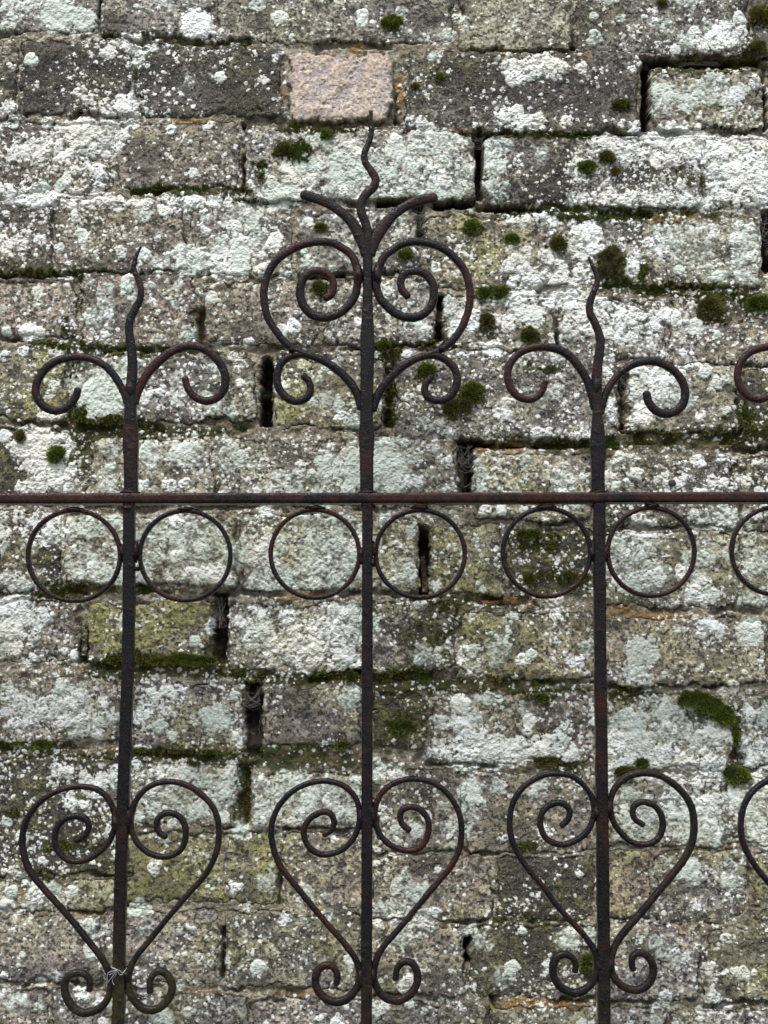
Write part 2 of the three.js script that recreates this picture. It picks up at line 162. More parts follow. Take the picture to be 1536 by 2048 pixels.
// ---- open joints and holes: [x0, y0, x1, y1, depth in units]
const GAPS = [[947, 268, 966, 400, 90], [940, 262, 1004, 276, 60], [1281, 118, 1302, 258, 90], [1272, 114, 1345, 134, 70], [1345, 118, 1520, 136, 30], [1525, 140, 1534, 260, 50], [820, 408, 850, 474, 80], [756, 394, 812, 412, 55], [868, 402, 948, 416, 60], [948, 410, 1080, 424, 40], [1200, 420, 1300, 436, 35], [870, 590, 888, 676, 90], [521, 716, 546, 850, 80], [1239, 742, 1253, 862, 80], [1243, 742, 1282, 772, 60], [914, 884, 946, 1000, 90], [918, 876, 990, 894, 60], [990, 884, 1180, 898, 22], [838, 1056, 860, 1196, 80], [429, 1190, 454, 1322, 70], [489, 1366, 526, 1512, 85], [472, 1530, 503, 1650, 22], [928, 1876, 941, 1925, 60], [1521, 425, 1560, 540, 80], [157, 1212, 178, 1325, 26], [394, 592, 411, 694, 24], [1350, 734, 1470, 744, 40], [205, 64, 300, 74, 30], [840, 1180, 860, 1196, 60], [690, 1338, 724, 1352, 50], [620, 1352, 655, 1366, 45], [600, 548, 690, 560, 40], [230, 1808, 255, 1822, 40], [140, 1808, 170, 1820, 45], [768, 740, 788, 850, 30], [1110, 625, 1122, 690, 25], [268, 140, 275, 200, 25], [484, 250, 491, 390, 28], [196, -20, 206, 64, 25], [1140, 40, 1152, 95, 30], [1465, 1440, 1482, 1515, 20], [552, 1740, 566, 1810, 25], [788, 190, 794, 245, 30], [441, 1855, 452, 1960, 25], [740, 1350, 750, 1420, 25], [1010, 1052, 1016, 1190, 12], [1495, 1720, 1512, 1840, 14], [980, 1995, 990, 2015, 35], [830, 2010, 838, 2030, 35], [1316, 2026, 1330, 2046, 35]].map(([a, b, c, d, z]) => { const k = c - a < d - b, e = (k ? c - a : d - b) * .1; return [...wl(a + (k ? e : 0), b + (k ? 0 : e)), ...wl(c - (k ? e : 0), d - (k ? 0 : e)), z]; });
GAPS.push([...wl(440, 1207).map((v, i) => v - 11), ...wl(440, 1207).map((v, i) => v + 11), 90]);
function gapDepth(x, y) { let z = 0; for (const g of GAPS) { if (x < g[0] - 6 || x > g[2] + 6 || y < g[1] - 6 || y > g[3] + 6) continue; const d = Math.max(g[0] - x, x - g[2], g[1] - y, y - g[3]) + 3.5 * vn(x / 9 + 4, y / 9) + 2 * vn(x / 4, y / 4 + 9); z = Math.max(z, g[4] * (1 - sst(-4, 5, d)) * clamp(.72 + .65 * vn(x / 22 + 60, y / 27 + 8), .3, 1)); } return z; }

// ---- rasters: which stone, how far to its edge, lichen
const ID = new Int16Array(N).fill(-1), SD = new Float32Array(N).fill(60);
const WPX = new Float32Array(N), WPY = new Float32Array(N);
for (let j = 0; j < RH; j++) for (let i = 0, o = j * RW; i < RW; i++, o++) { const x = i + X0, y = j + Y0; WPX[o] = warpX(x, y); WPY[o] = warpY(x, y); }
for (const s of stones) {
  const a = Math.max(0, Math.floor(s.bx[0] - 24 - X0)), b = Math.min(RW - 1, Math.ceil(s.bx[2] + 24 - X0)), c = Math.max(0, Math.floor(s.bx[1] - 24 - Y0)), d = Math.min(RH - 1, Math.ceil(s.bx[3] + 24 - Y0));
  for (let j = c; j <= d; j++) for (let i = a; i <= b; i++) { const o = j * RW + i, e = sdf(s, i + X0 + WPX[o], j + Y0 + WPY[o]); if (e < SD[o]) { SD[o] = e; ID[o] = s.i; } }
}
const LA = new Float32Array(N), LH = new Float32Array(N), LT = new Float32Array(N), LS = new Float32Array(N), LX = new Float32Array(N);   // lichen cover, height, hue (0 white .. 1 grey-green), shade
const MICRO = new Float32Array(N);                                      // fine noise shared by outlines and relief
for (let j = 0; j < RH; j++) for (let i = 0, o = j * RW; i < RW; i++, o++) MICRO[o] = .55 * vn(i / 3.1, j / 3.1 + 50) + .45 * vn(i / 1.6 + 80, j / 1.6);
function stamp(cx, cy, r, h, hue, shade, lobe, soft, seed, crack) {
  const R = r * 1.5 + 2, a = Math.max(0, Math.floor(cx - R - X0)), b = Math.min(RW - 1, Math.ceil(cx + R - X0)), c = Math.max(0, Math.floor(cy - R - Y0)), d = Math.min(RH - 1, Math.ceil(cy + R - Y0));
  for (let j = c; j <= d; j++) for (let i = a; i <= b; i++) {
    const o = j * RW + i, dx = i + X0 - cx, dy = j + Y0 - cy;
    const q = Math.hypot(dx, dy) + lobe * r * vn(i / (r * .55 + 1) + seed, j / (r * .55 + 1)) + MICRO[o] * Math.min(2.2, r * .4);
    const al = 1 - sst(r - soft, r + soft, q); if (al <= 0) continue;
    const t = clamp(q / r, 0, 1), hh = h * Math.min(1, (1 - t * t) * 1.8 + .15) * (1 + .35 * MICRO[o]);
    if (hh * al > LH[o]) LH[o] = hh * al;
    const k = al * clamp(1.15 + crack * MICRO[o] * 1.2, .25, 1);
    LA[o] += (1 - LA[o]) * k; LT[o] += (hue - LT[o]) * k; LS[o] += (shade - LS[o]) * k; LX[o] += (crack - LX[o]) * k; if (crack < .2) LS[o] *= 1 + .10 * k * (t * t * t - .45);
  }
}
{
  const r = rng(901);
  const at = (x, y) => { const i = clamp(Math.round(x - X0), 0, RW - 1), j = clamp(Math.round(y - Y0), 0, RH - 1); return j * RW + i; };
  // grey-green sheets, then lumps of white crust, then flecks
  for (let n = 0; n < 46000; n++) {
    const x = X0 + r() * RW, y = Y0 + r() * RH, o = at(x, y), s = stones[Math.max(ID[o], 0)], u = r(), v = r(), w = r();
    const f = field('mint', x, y) * 1.0 + (ID[o] >= 0 && SD[o] < -3 ? s.g * .7 : 0) - .22 + .75 * fbm(x / 50 + 20, y / 42, 3) - field('dark', x, y) * .6 - field('moss', x, y) * .7 - (s.c === 'p' && SD[o] < 0 ? 1 : 0);
    if (SD[o] < 1 && u < sst(.12, .5, f) * .8) stamp(x, y, 4 + v * v * 17, .8 + w, .7 + .3 * w, .86 + .2 * v * w, .45, 1.2, n * .37, .3);
  }
  for (let n = 0; n < 130000; n++) {
    const x = X0 + r() * RW, y = Y0 + r() * RH, o = at(x, y), s = stones[Math.max(ID[o], 0)], u = r(), v = r(), w = r();
    const f = field('white', x, y) * .72 + (ID[o] >= 0 ? s.w * .42 : 0) - .22 + .8 * fbm(x / 36, y / 32 + 70, 4) - field('dark', x, y) * .3 - field('moss', x, y) * .35 - (s.c === 'p' && SD[o] < 0 ? 1 : 0) + sst(.5, 1.2, field('white', x, y)) * .4;
    if (SD[o] < 7 && u < sst(.08, .6, f)) stamp(x, y, 1.5 + v * v * v * v * v * 15, 1.2 + 2.6 * v * w + .8 * w, .45 * w * w, .82 + .26 * r(), .4, .8, n * .53, .7);
  }
  for (let n = 0; n < 190000; n++) {
    const x = X0 + r() * RW, y = Y0 + r() * RH, o = at(x, y), s = stones[Math.max(ID[o], 0)], u = r(), v = r(), w = r();
    const f = .25 * field('white', x, y) + (ID[o] >= 0 ? .14 + s.w * .45 : .16) + .3 * fbm(x / 26 + 7, y / 26, 3) + .35 * fbm(x / 75 + 3, y / 65 + 9, 2) + .1 * field('moss', x, y) - (s.c === 'p' && SD[o] < -3 ? .6 : 0);
    if (u < sst(.05, .8, f) * .75) stamp(x, y, 1.0 + v * v * 3.4, .5 + .7 * v, .3 * w, .72 + .4 * r(), .55, .8, n * .71, .3);
  }
  for (let n = 0; n < 900; n++) {
    const x = X0 + r() * RW, y = Y0 + r() * RH, o = at(x, y), s = stones[Math.max(ID[o], 0)], u = r(), v = r(), w = r(), q = r();
    if (SD[o] > -4 || s.c === 'p' || u > .12 + s.g * .8 + s.w * .3 - field('moss', x, y)) continue;
    stamp(x, y, 5 + v * v * 12, 1.2 + w, w, .86 + .2 * q, .2, 1, n * 1.3, .1);
  }
  // thick crusts, surveyed
  for (const [px, py, hx, hy, n] of [[72, 885, 36, 30, 60], [112, 945, 38, 26, 60], [82, 915, 30, 30, 40], [128, 890, 9, 20, 16], [60, 976, 28, 10, 26], [100, 832, 20, 8, 16], [1345, 276, 70, 14, 70], [1420, 300, 55, 20, 60], [1490, 350, 40, 30, 50], [1030, 150, 14, 20, 20], [1085, 136, 45, 12, 30], [1440, 80, 30, 20, 36], [65, 665, 20, 6, 16], [20, 1235, 34, 40, 50], [1180, 480, 20, 28, 30], [1120, 590, 30, 34, 40], [1300, 1540, 80, 14, 50], [1250, 1490, 40, 28, 40], [1010, 1500, 90, 14, 60], [1395, 1190, 26, 16, 22], [420, 1150, 50, 14, 26], [945, 640, 22, 24, 24], [1285, 830, 16, 22, 22], [250, 225, 26, 34, 34], [170, 260, 30, 20, 24], [60, 392, 70, 9, 36], [430, 405, 60, 8, 26]])
    for (let k = 0; k < n; k++) { const a = r() * 6.283, q = Math.sqrt(r()), [x, y] = wl(px + Math.cos(a) * q * hx, py + Math.sin(a) * q * hy); stamp(x, y, 3.5 + r() * 8, 2.2 + 1.6 * r(), .12 * r(), .98 + .14 * r(), .4, .9, k * 5.3 + px, .35); }
  // rosettes that stand out one by one
  for (const [px, py, rr, hue, sh, hh] of [[395, 52, 33, .05, 1.08, 3.5], [115, 30, 34, .8, .96, 2], [170, 42, 22, .8, .92, 2], [380, 522, 27, .7, .98, 2.2], [480, 500, 22, .6, .98, 2], [482, 540, 16, .8, .95, 1.5], [205, 792, 37, .85, .97, 2.2], [1065, 635, 23, .5, 1.0, 2.5], [1329, 628, 16, .2, 1.05, 2.5], [1390, 655, 17, .6, 1.0, 2], [1352, 630, 8, .3, 1.05, 1.5], [1284, 1304, 29, .45, .86, 2], [920, 1408, 18, .15, 1.06, 2], [1380, 1735, 18, .9, .95, 1.6], [430, 1440, 20, .8, 1, 1.6], [415, 1428, 13, .8, 1, 1.6], [445, 1445, 12, .75, 1, 1.6], [940, 1588, 22, .9, .97, 1.8], [1275, 1458, 17, .4, 1, 2], [1462, 1590, 14, .6, .95, 2], [1500, 1265, 24, .6, .9, 1.6], [1420, 1190, 16, .4, .98, 2], [730, 1245, 26, .9, .95, 1.6], [985, 700, 17, .1, 1.08, 2.4], [320, 785, 9, .2, 1, 1.5], [370, 905, 15, .5, .95, 1.6], [290, 905, 11, .85, 1, 1.5], [60, 664, 18, .1, 1.05, 2.5], [78, 666, 12, .1, 1.05, 2.5], [545, 420, 10, .1, 1, 2], [553, 478, 13, .2, 1, 2], [690, 345, 30, .9, .93, 1.4], [560, 395, 24, .9, .96, 2], [610, 330, 20, .85, .9, 1.4], [790, 300, 20, .5, 1, 1.4], [255, 1235, 16, .8, .9, 1.2], [720, 940, 40, .85, .93, 1.6], [660, 930, 22, .8, .92, 1.6], [775, 940, 30, .85, .95, 1.6], [790, 975, 16, .85, .92, 1.6], [1260, 740, 10, .5, 1, 1.5], [480, 1660, 16, .8, .9, 1.4]]) {
    const [x, y] = wl(px, py);
    stamp(x, y, rr * 1.04, hh, hue, sh, .22, 1.2, px, .1);
    for (let k = 0; k < rr * 1.6; k++) { const a = r() * 6.283, q = rr * (.75 + .4 * r()); stamp(x + Math.cos(a) * q, y + Math.sin(a) * q, 1.5 + r() * rr * .14, hh * .9, hue, sh * (.95 + .12 * r()), .3, .8, k * 3.1, .15); }
  }
}
// ---- colours and relief of every point of the face
const BANDS = [[Y0, 1420], [1030, 1380]];                               // two sheets of texels, one per unit
const texA = BANDS.map(([, h]) => ({ c: new Uint8Array(RW * h * 4), b: new Uint8Array(RW * h * 4), h }));
const SRGB = new Uint8Array(4097); for (let i = 0; i <= 4096; i++) { const v = i / 4096; SRGB[i] = Math.round(255 * (v <= .0031308 ? v * 12.92 : 1.055 * v ** (1 / 2.4) - .055)); }
const TOSRGB = v => SRGB[v <= 0 ? 0 : v >= 1 ? 4096 : v * 4096 | 0];
const bridged = (x, y) => sst(-.12, .28, vn(x / 74 + 31, y / 58 + 12) + .35 * vn(x / 21, y / 19 + 77));
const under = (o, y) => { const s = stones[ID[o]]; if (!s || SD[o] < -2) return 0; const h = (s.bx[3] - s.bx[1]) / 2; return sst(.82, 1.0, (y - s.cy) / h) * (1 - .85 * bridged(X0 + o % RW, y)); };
const above = (o, y) => { const s = stones[ID[o]]; if (!s) return 0; const h = (s.bx[3] - s.bx[1]) / 2; return sst(.82, 1.0, (s.cy - y) / h); };
const RELIEF = new Float32Array(N);                                     // coarse relief for the meshes, in units
{
  const cDark = lin('#323030'), cPurple = lin('#4a4446'), cTan = lin('#a5917c'), cAlgae = lin('#8f8d42'), cMoss = lin('#33371a'), cMossB = lin('#4b4426'), cOchre = lin('#8c6c3c'), cSoil = lin('#3b332b'), cMortar = lin('#7d7466'), cWhite = lin('#e2e5e6'), cCream = lin('#d6d3c4'), cMint = lin('#c6d2c9'), cBlack = lin('#232120'), cRust = lin('#8a5a3a'), cVeil = lin('#c4c2b6'), cFilm = lin('#34322d'), cGap = lin('#2c2119');
  const lin3 = { peach: lin('#d9b08c'), lilac: lin('#b5a9ad') };
  const c = [0, 0, 0], mixc = (k, t) => { if (t > 0) { if (t > 1) t = 1; c[0] += (k[0] - c[0]) * t; c[1] += (k[1] - c[1]) * t; c[2] += (k[2] - c[2]) * t; } };
  for (let j = 0; j < RH; j++) for (let i = 0; i < RW; i++) {
    const o = j * RW + i, x = i + X0, y = j + Y0, id = ID[o], sd = SD[o];
    const big = fbm(x / 95, y / 80, 3), mid = fbm(x / 24 + 40, y / 21, 3), fine = vn(x / 4.3, y / 4.3 + 9), mic = MICRO[o];
    const grain = TAB[(i * 7 + j * 1931) & 65535], fd = field('dark', x, y), fa = field('algae', x, y), fm = field('moss', x, y), fo = field('ochre', x, y);
    let rel = 0, bump = 0;
    const joint = sst(-2.5, 2.5, sd);
    if (id >= 0 && joint < 1) {
      const s = stones[id], K = KIND[s.c], t = clamp(.5 + .8 * mid + .5 * fine + .7 * mic, -.25, 1.3);
      for (let k = 0; k < 3; k++) c[k] = (K[0][k] * t + K[1][k] * (1 - t)) * s.tone;
      if (s.c === 'p') { mixc(lin3.peach, sst(.1, .6, big + .4 * mid) * .22); mixc(lin3.lilac, sst(.0, .5, -mid - .3 * fine) * .6); mixc(cFilm, sst(-14, -2, sd + 6 * mid) * .3); }
      mixc(cTan, sst(.15, .7, big + .3 * fine) * .14);
      const dk = s.d * .8 + fd * .95 - .28 + .75 * mid * .7 + .35 * big;
      mixc(mid > .1 ? cPurple : cDark, sst(.08, .5, dk) * .92);
      mixc(cAlgae, clamp((s.y * .55 + .17 + .2 * sst(550, 1300, y) + fa * .95) * (.5 + .9 * big + .7 * mid + .4 * fine) - .05, 0, .66));
      const veil = (s.g + s.w) * .55 + field('mint', x, y) * .3 + field('white', x, y) * .2 - s.d * .3 - fd * .4 + .8 * mid + .4 * big + .55 * mic + .3 * fine - .45;
      mixc(cVeil, s.c === 'p' ? 0 : sst(-.05, .55, veil) * .42);
      const m = 1 + (s.c === 'p' ? .5 : 1) * (.3 * fine + .42 * mic + .2 * grain); c[0] *= m; c[1] *= m; c[2] *= m;
      // pits, black crust and pale grains
      const pit = vn(x / 4.6 + 300, y / 4.2) + .55 * vn(x / 10 + 11, y / 9 + 70) + .3 * mic + .25 * s.d;
      if (pit > .36) { mixc(cBlack, sst(.36, .7, pit) * .8 * (s.c === 'p' ? .5 : 1)); bump -= 1.1 * sst(.36, .9, pit); }
      const blk = fbm(x / 13 + 90, y / 11 + 30, 3) + s.d * .35 + fd * .25;
      mixc(cFilm, sst(.2, .5, blk + .25 * mic + .15 * fine) * .75 * (s.c === 'p' ? .1 : 1));
      mixc(cFilm, sst(.1, .5, fbm(x / 85 + 300, y / 55 + 120, 4) + .3 * mic + .25 * fine) * .62 * (s.c === 'p' ? 0 : 1));
      if (grain > .86) mixc(cCream, .35);
      // grime and moss creep in from the joints
      mixc(cSoil, (1 - sst(0, 7, -sd + 5 * mid)) * .35);
      rel += 2.6 * mid + 1.0 * fine + 2.4 * big; bump += .4 * mic + .2 * fine + .15 * grain;
      const ck = Math.abs(vn(x / 60 + 12, y / 38 + 5) + .35 * vn(x / 14, y / 14 + 3));       // hairline cracks
      if (ck < .014) { mixc(cBlack, .55); bump -= .8; }
    } else c[0] = c[1] = c[2] = 0;
    if (joint > 0) {
      const a = c[0], b = c[1], e = c[2], gd = gapDepth(x, y), nz = fbm(x / 18 + 200, y / 14, 3);
      c[0] = cMortar[0]; c[1] = cMortar[1]; c[2] = cMortar[2];
      mixc(cVeil, sst(-.1, .6, -nz + .5 * mic) * .6); mixc(cSoil, sst(.0, .55, nz + .25 * fine + .3 * mic - .5 * bridged(x, y)) * .8); mixc(cMossB, sst(.1, .6, .6 * big - nz) * .35);
      mixc(cMoss, clamp(fm * 1.0 + .6 * nz - .1, 0, .95));
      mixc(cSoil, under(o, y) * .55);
      mixc(cOchre, clamp(fo * (.75 + .9 * nz + .5 * fine), 0, .95));
      mixc(cSoil, sst(8, 26, gd) * .8); mixc(cGap, sst(16, 50, gd) * .6 * clamp(.6 + nz, .2, 1));
      const m = 1 + (.35 * mic + .2 * grain) * (1 - Math.max(sst(6, 20, gd), under(o, y))); c[0] *= m; c[1] *= m; c[2] *= m;
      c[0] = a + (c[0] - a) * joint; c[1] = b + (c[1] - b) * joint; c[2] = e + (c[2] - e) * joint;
      rel += (5 * nz + 2 * fine) * joint; bump += 1.2 * mic * joint;
    }
    const mo = fm * 1.1 + .8 * mid + .3 * fine + .3 * mic - .42 + .25 * joint;                           // thin moss over the stone
    mixc(mid > 0 ? cMoss : cMossB, sst(.1, .45, mo) * .9);
    mixc(cOchre, clamp(fo * (.7 + fine) - .35, 0, .6) * (1 - joint));
    // lichen
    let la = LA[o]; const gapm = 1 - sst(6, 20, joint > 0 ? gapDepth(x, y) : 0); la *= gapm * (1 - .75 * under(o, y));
    if (la > .01) {
      const hue = LT[o], q = [0, 0, 0], sh = LS[o] * (1 + .12 * mic + .08 * fine + .05 * grain);
      for (let k = 0; k < 3; k++) { const w = cWhite[k] + (cCream[k] - cWhite[k]) * clamp(.5 + 1.5 * big, 0, 1) * .6; q[k] = (w + (cMint[k] - w) * hue) * sh; }
      const cr = vn(x / 4.4 + 700, y / 4.1 + 20) + .6 * vn(x / 8.5, y / 8.5 + 400) + .2 * mic;          // chinks in the crust
      const ck = clamp(.15 + LX[o] * 1.1, 0, .85); mixc(q, la * (1 - ck * sst(.38, .75, cr)) * (hue > .5 && LX[o] > .2 ? clamp(.56 + .8 * mid + .45 * fine + .3 * mic, .12, 1) : 1));
      bump += LH[o] * gapm * (1 - ck * sst(.35, .8, cr)) * .68 + .3 * mic * la; rel += LH[o] * gapm * .85;
    }
    RELIEF[o] = rel;
    const bb = clamp(110 + bump * 14, 0, 255);
    for (let n = 0; n < 2; n++) { const jj = y - BANDS[n][0]; if (jj < 0 || jj >= BANDS[n][1]) continue; const T = texA[n], k = (jj * RW + i) * 4; T.c[k] = TOSRGB(c[0]); T.c[k + 1] = TOSRGB(c[1]); T.c[k + 2] = TOSRGB(c[2]); T.c[k + 3] = 255; T.b[k] = T.b[k + 1] = T.b[k + 2] = bb; T.b[k + 3] = 255; }
  }
}
const wallMat = texA.map(t => {
  const mk = (d, s) => { const x = new THREE.DataTexture(d, RW, t.h, THREE.RGBAFormat); x.colorSpace = s ? THREE.SRGBColorSpace : THREE.NoColorSpace; x.wrapS = x.wrapT = THREE.MirroredRepeatWrapping; x.magFilter = THREE.LinearFilter; x.minFilter = THREE.LinearMipmapLinearFilter; x.generateMipmaps = true; x.needsUpdate = true; return x; };
  return new THREE.MeshStandardMaterial({ map: mk(t.c, true), bumpMap: mk(t.b, false), bumpScale: UNIT * 255 / 14, roughness: .95, metalness: 0 });
});
function relief(x, y) { const i = clamp(Math.round(x - X0), 1, RW - 2), j = clamp(Math.round(y - Y0), 1, RH - 2), o = j * RW + i; return (2 * RELIEF[o] + RELIEF[o - 1] + RELIEF[o + 1] + RELIEF[o - RW] + RELIEF[o + RW]) / 6; }
const warped = (x, y) => { const i = clamp(Math.round(x - X0), 0, RW - 1), j = clamp(Math.round(y - Y0), 0, RH - 1), o = j * RW + i; return [x + WPX[o], y + WPY[o]]; };

// a sheet over the unit grid: keep(x, y) says whether a grid point belongs, z(x, y) its height in units
function sheet(x0, y0, x1, y1, step, band, info) {
  const nx = Math.ceil((x1 - x0) / step) + 1, ny = Math.ceil((y1 - y0) / step) + 1, keep = new Uint8Array(nx * ny), zz = new Float32Array(nx * ny), idx = new Int32Array(nx * ny).fill(-1), pos = [], uv = [], tri = [];
  for (let j = 0; j < ny; j++) for (let i = 0; i < nx; i++) { const v = info(x0 + i * step, y0 + j * step); if (v !== null) { keep[j * nx + i] = 1; zz[j * nx + i] = v; } }
  const [b0, bh] = BANDS[band];
  const vert = (i, j) => { const o = j * nx + i; if (idx[o] < 0) { idx[o] = pos.length / 3; const x = x0 + i * step, y = y0 + j * step; pos.push(wx(x), wy(y), WZ + zz[o] * UNIT); uv.push((x + .5 - X0) / RW, (y + .5 - b0) / bh); } return idx[o]; };
  for (let j = 0; j < ny - 1; j++) for (let i = 0; i < nx - 1; i++) {
    const o = j * nx + i; if (!(keep[o] && keep[o + 1] && keep[o + nx] && keep[o + nx + 1])) continue;
    const a = vert(i, j), b = vert(i + 1, j), c = vert(i, j + 1), d = vert(i + 1, j + 1);
    if (Math.abs(zz[o] - zz[o + nx + 1]) < Math.abs(zz[o + 1] - zz[o + nx])) tri.push(a, c, d, a, d, b); else tri.push(a, c, b, b, c, d);
  }
  const g = new THREE.BufferGeometry(); g.setAttribute('position', new THREE.Float32BufferAttribute(pos, 3)); g.setAttribute('uv', new THREE.Float32BufferAttribute(uv, 2)); g.setIndex(tri); g.computeVertexNormals();
  return g;
}
const stoneZ = (s, x, y, e, t) => s.z + 4 + (x - s.cx) * s.tx + (y - s.cy) * s.ty + relief(x, y) * (e > 0 ? .4 : 1) - t * t * s.round * .27 - (e > 0 ? e * 14 : 0);
const wall = new THREE.Group(); wall.name = 'stone_wall'; wall.position.set(0, 0, 0); scene.add(wall);
tag(wall, 'old wall of squared sandstone blocks crusted with white and grey-green lichen', 'wall');
for (const s of stones) {
  const off = s.bx[2] < -60 || s.bx[0] > 1600 || s.bx[3] < -60 || s.bx[1] > 2110, step = off ? 6 : 3;
  const g = sheet(s.bx[0] - 14, s.bx[1] - 14, s.bx[2] + 14, s.bx[3] + 14, step, s.cy < 1035 ? 0 : 1, (x, y) => {
    const [a, b] = warped(x, y), e = sdf(s, a, b); if (e > 6) return null;
    const R = s.round, t = e < -R ? 0 : Math.min(1, 1 + e / R);
    return stoneZ(s, x, y, e, t);
  });
  mesh('stone', g, wallMat[s.cy < 1035 ? 0 : 1], wall);
}
const mortarZ = (x, y) => {
  const i = clamp(Math.round(x - X0), 0, RW - 1), j = clamp(Math.round(y - Y0), 0, RH - 1), o = j * RW + i; if (SD[o] < -10) return null;
  const soft = vn(x / 60 + 5, y / 50 + 9);
  const br = bridged(x, y); return (-3.5 + 3 * soft) * (1 - br) + br * 1.5 + 4 * above(o, y) * (1 - br) - 9 * under(o, y) * clamp(.5 + 1.2 * vn(x / 34 + 9, y / 40), 0, 1) + relief(x, y) * .9 - gapDepth(x, y) - Math.max(0, -SD[o]) * 1.2;
};
mesh('mortar_bed', sheet(X0, Y0, X0 + RW - 1, 1036, 3, 0, mortarZ), wallMat[0], wall);
mesh('mortar_bed', sheet(X0, 1036, X0 + RW - 1, Y0 + RH - 1, 3, 1, mortarZ), wallMat[1], wall);
{ // slivers of stone packed into the open joints
  const r = rng(61);
  for (const [px, py, w, h, z, tilt, c] of [[848, 1148, 11, 74, -20, .08, '#bfae92'], [167, 1282, 14, 62, -16, -.03, '#c9c2b0'], [975, 1206, 50, 8, -8, 0, '#9a7c50'], [1262, 752, 16, 12, -24, .3, '#6d6456'], [930, 960, 12, 44, -34, .02, '#4a3a2c'], [1400, 126, 90, 9, -12, .02, '#7d7a58'], [1040, 888, 70, 9, -10, .02, '#94784c'], [1295, 128, 14, 16, -26, .4, '#6a6250']]) {
    const g = new THREE.BoxGeometry(w * UNIT, h * UNIT, 16 * UNIT, 6, 14, 4), p = g.attributes.position, [u, v] = wl(px, py), a = wx(u), b = wy(v);
    for (let k = 0; k < p.count; k++) { const x = p.getX(k) / UNIT, y = p.getY(k) / UNIT, q = p.getZ(k) / UNIT, f = 1 - .25 * Math.abs(q) / 8; p.setXYZ(k, (x * f + 2 * vn3(x / 7 + px, y / 7, q / 7)) * UNIT, (y * (1 - .08 * Math.abs(q) / 8) + 2 * vn3(x / 8, y / 8 + px, q / 8)) * UNIT, (q + 2.2 * vn3(x / 5, y / 5, q / 5 + px)) * UNIT); }
    g.computeVertexNormals(); g.rotateZ(tilt); g.translate(a, b, WZ + z * UNIT);
    const uv = g.attributes.uv; for (let k = 0; k < uv.count; k++) uv.setXY(k, ((p.getX(k) / UNIT + 768) - X0) / RW, ((1024 - (p.getY(k) - WYC) / UNIT) - BANDS[0][0]) / BANDS[0][1]);
    const m = new THREE.MeshStandardMaterial({ color: new THREE.Color(c), map: wallMat[0].map, bumpMap: wallMat[0].bumpMap, bumpScale: UNIT * 20, roughness: .95 });
    mesh('packing_stone', g, m, wall);
  }
}
{ // rubble core behind the facing, and the wall going on to both sides
  const z = WZ - 120 * UNIT, T = .36, core = new THREE.BoxGeometry(7, 3.3, T); core.translate(0, 1.65, z - T / 2);
  const plain = new THREE.MeshStandardMaterial({ color: new THREE.Color(.05, .045, .04), roughness: 1 });
  mesh('rubble_core', core, plain, wall);
  const xa = wx(X0), xb = wx(X0 + RW - 1), ya = wy(Y0 + RH - 1), yb = wy(Y0), D = 110 * UNIT, gs = [];
  for (const [x0, y0, x1, y1] of [[-3.5, 0, xa, 3.3], [xb, 0, 3.5, 3.3], [xa, 0, xb, ya], [xa, yb, xb, 3.3]]) {
    const g = new THREE.BoxGeometry(x1 - x0, y1 - y0, D); g.translate((x0 + x1) / 2, (y0 + y1) / 2, WZ - D / 2 - 4 * UNIT);
    const p = g.attributes.position, u = g.attributes.uv; for (let i = 0; i < p.count; i++) u.setXY(i, ((p.getX(i) / UNIT + 768) - X0) / RW, ((1024 - (p.getY(i) - WYC) / UNIT) - BANDS[0][0]) / BANDS[0][1]);
    gs.push(g);
  }
  mesh('side_facing', mergeGeometries(gs), wallMat[0], wall);
}
{ const g = new THREE.PlaneGeometry(120, 120, 1, 1); g.rotateX(-Math.PI / 2); const o = mesh('ground', g, new THREE.MeshStandardMaterial({ color: new THREE.Color(.07, .075, .05), roughness: 1 })); tag(o, 'ground at the foot of the wall', null, null, 'structure'); }
// ------------------------------------------------------------------ moss
function surfZ(x, y) {
  const i = clamp(Math.round(x - X0), 0, RW - 1), j = clamp(Math.round(y - Y0), 0, RH - 1), o = j * RW + i, s = stones[ID[o]];
  if (s && SD[o] < 0) { const e = SD[o], t = e < -s.round ? 0 : 1 + e / s.round; return stoneZ(s, x, y, e, t); }
  return -6 + RELIEF[o] * .9 - Math.min(14, gapDepth(x, y));
}
const mossMat = new THREE.MeshStandardMaterial({ vertexColors: true, roughness: .95, side: THREE.DoubleSide });
function blades(out, n, r, place, len, wid, tones) {
  for (let k = 0; k < n; k++) {
    const [p, d, sh] = place(k), l = len * (.5 + 1.1 * r() * r() + .2), w = wid * (.7 + .6 * r()), a = r() * 6.283, sx = Math.cos(a), sy = Math.sin(a);
    let ux = sy * d[2] - 0 * d[1], uy = 0 * d[0] - sx * d[2], uz = sx * d[1] - sy * d[0]; const q = Math.hypot(ux, uy, uz) || 1; ux *= w / q; uy *= w / q; uz *= w / q;
    const v = 1.25 * sh * (.75 + .5 * r()), b = r();
    out.p.push(p[0] - ux, p[1] - uy, p[2] - uz, p[0] + ux, p[1] + uy, p[2] + uz, p[0] + d[0] * l, p[1] + d[1] * l, p[2] + d[2] * l);
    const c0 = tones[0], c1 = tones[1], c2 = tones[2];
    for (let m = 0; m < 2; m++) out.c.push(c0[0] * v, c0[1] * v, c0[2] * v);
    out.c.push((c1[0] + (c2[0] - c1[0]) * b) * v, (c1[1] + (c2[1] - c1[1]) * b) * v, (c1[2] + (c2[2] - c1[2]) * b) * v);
  }
}
function bladeGeo(out) { const g = new THREE.BufferGeometry(); g.setAttribute('position', new THREE.Float32BufferAttribute(out.p, 3)); g.setAttribute('color', new THREE.Float32BufferAttribute(out.c, 3)); g.computeVertexNormals(); return g; }
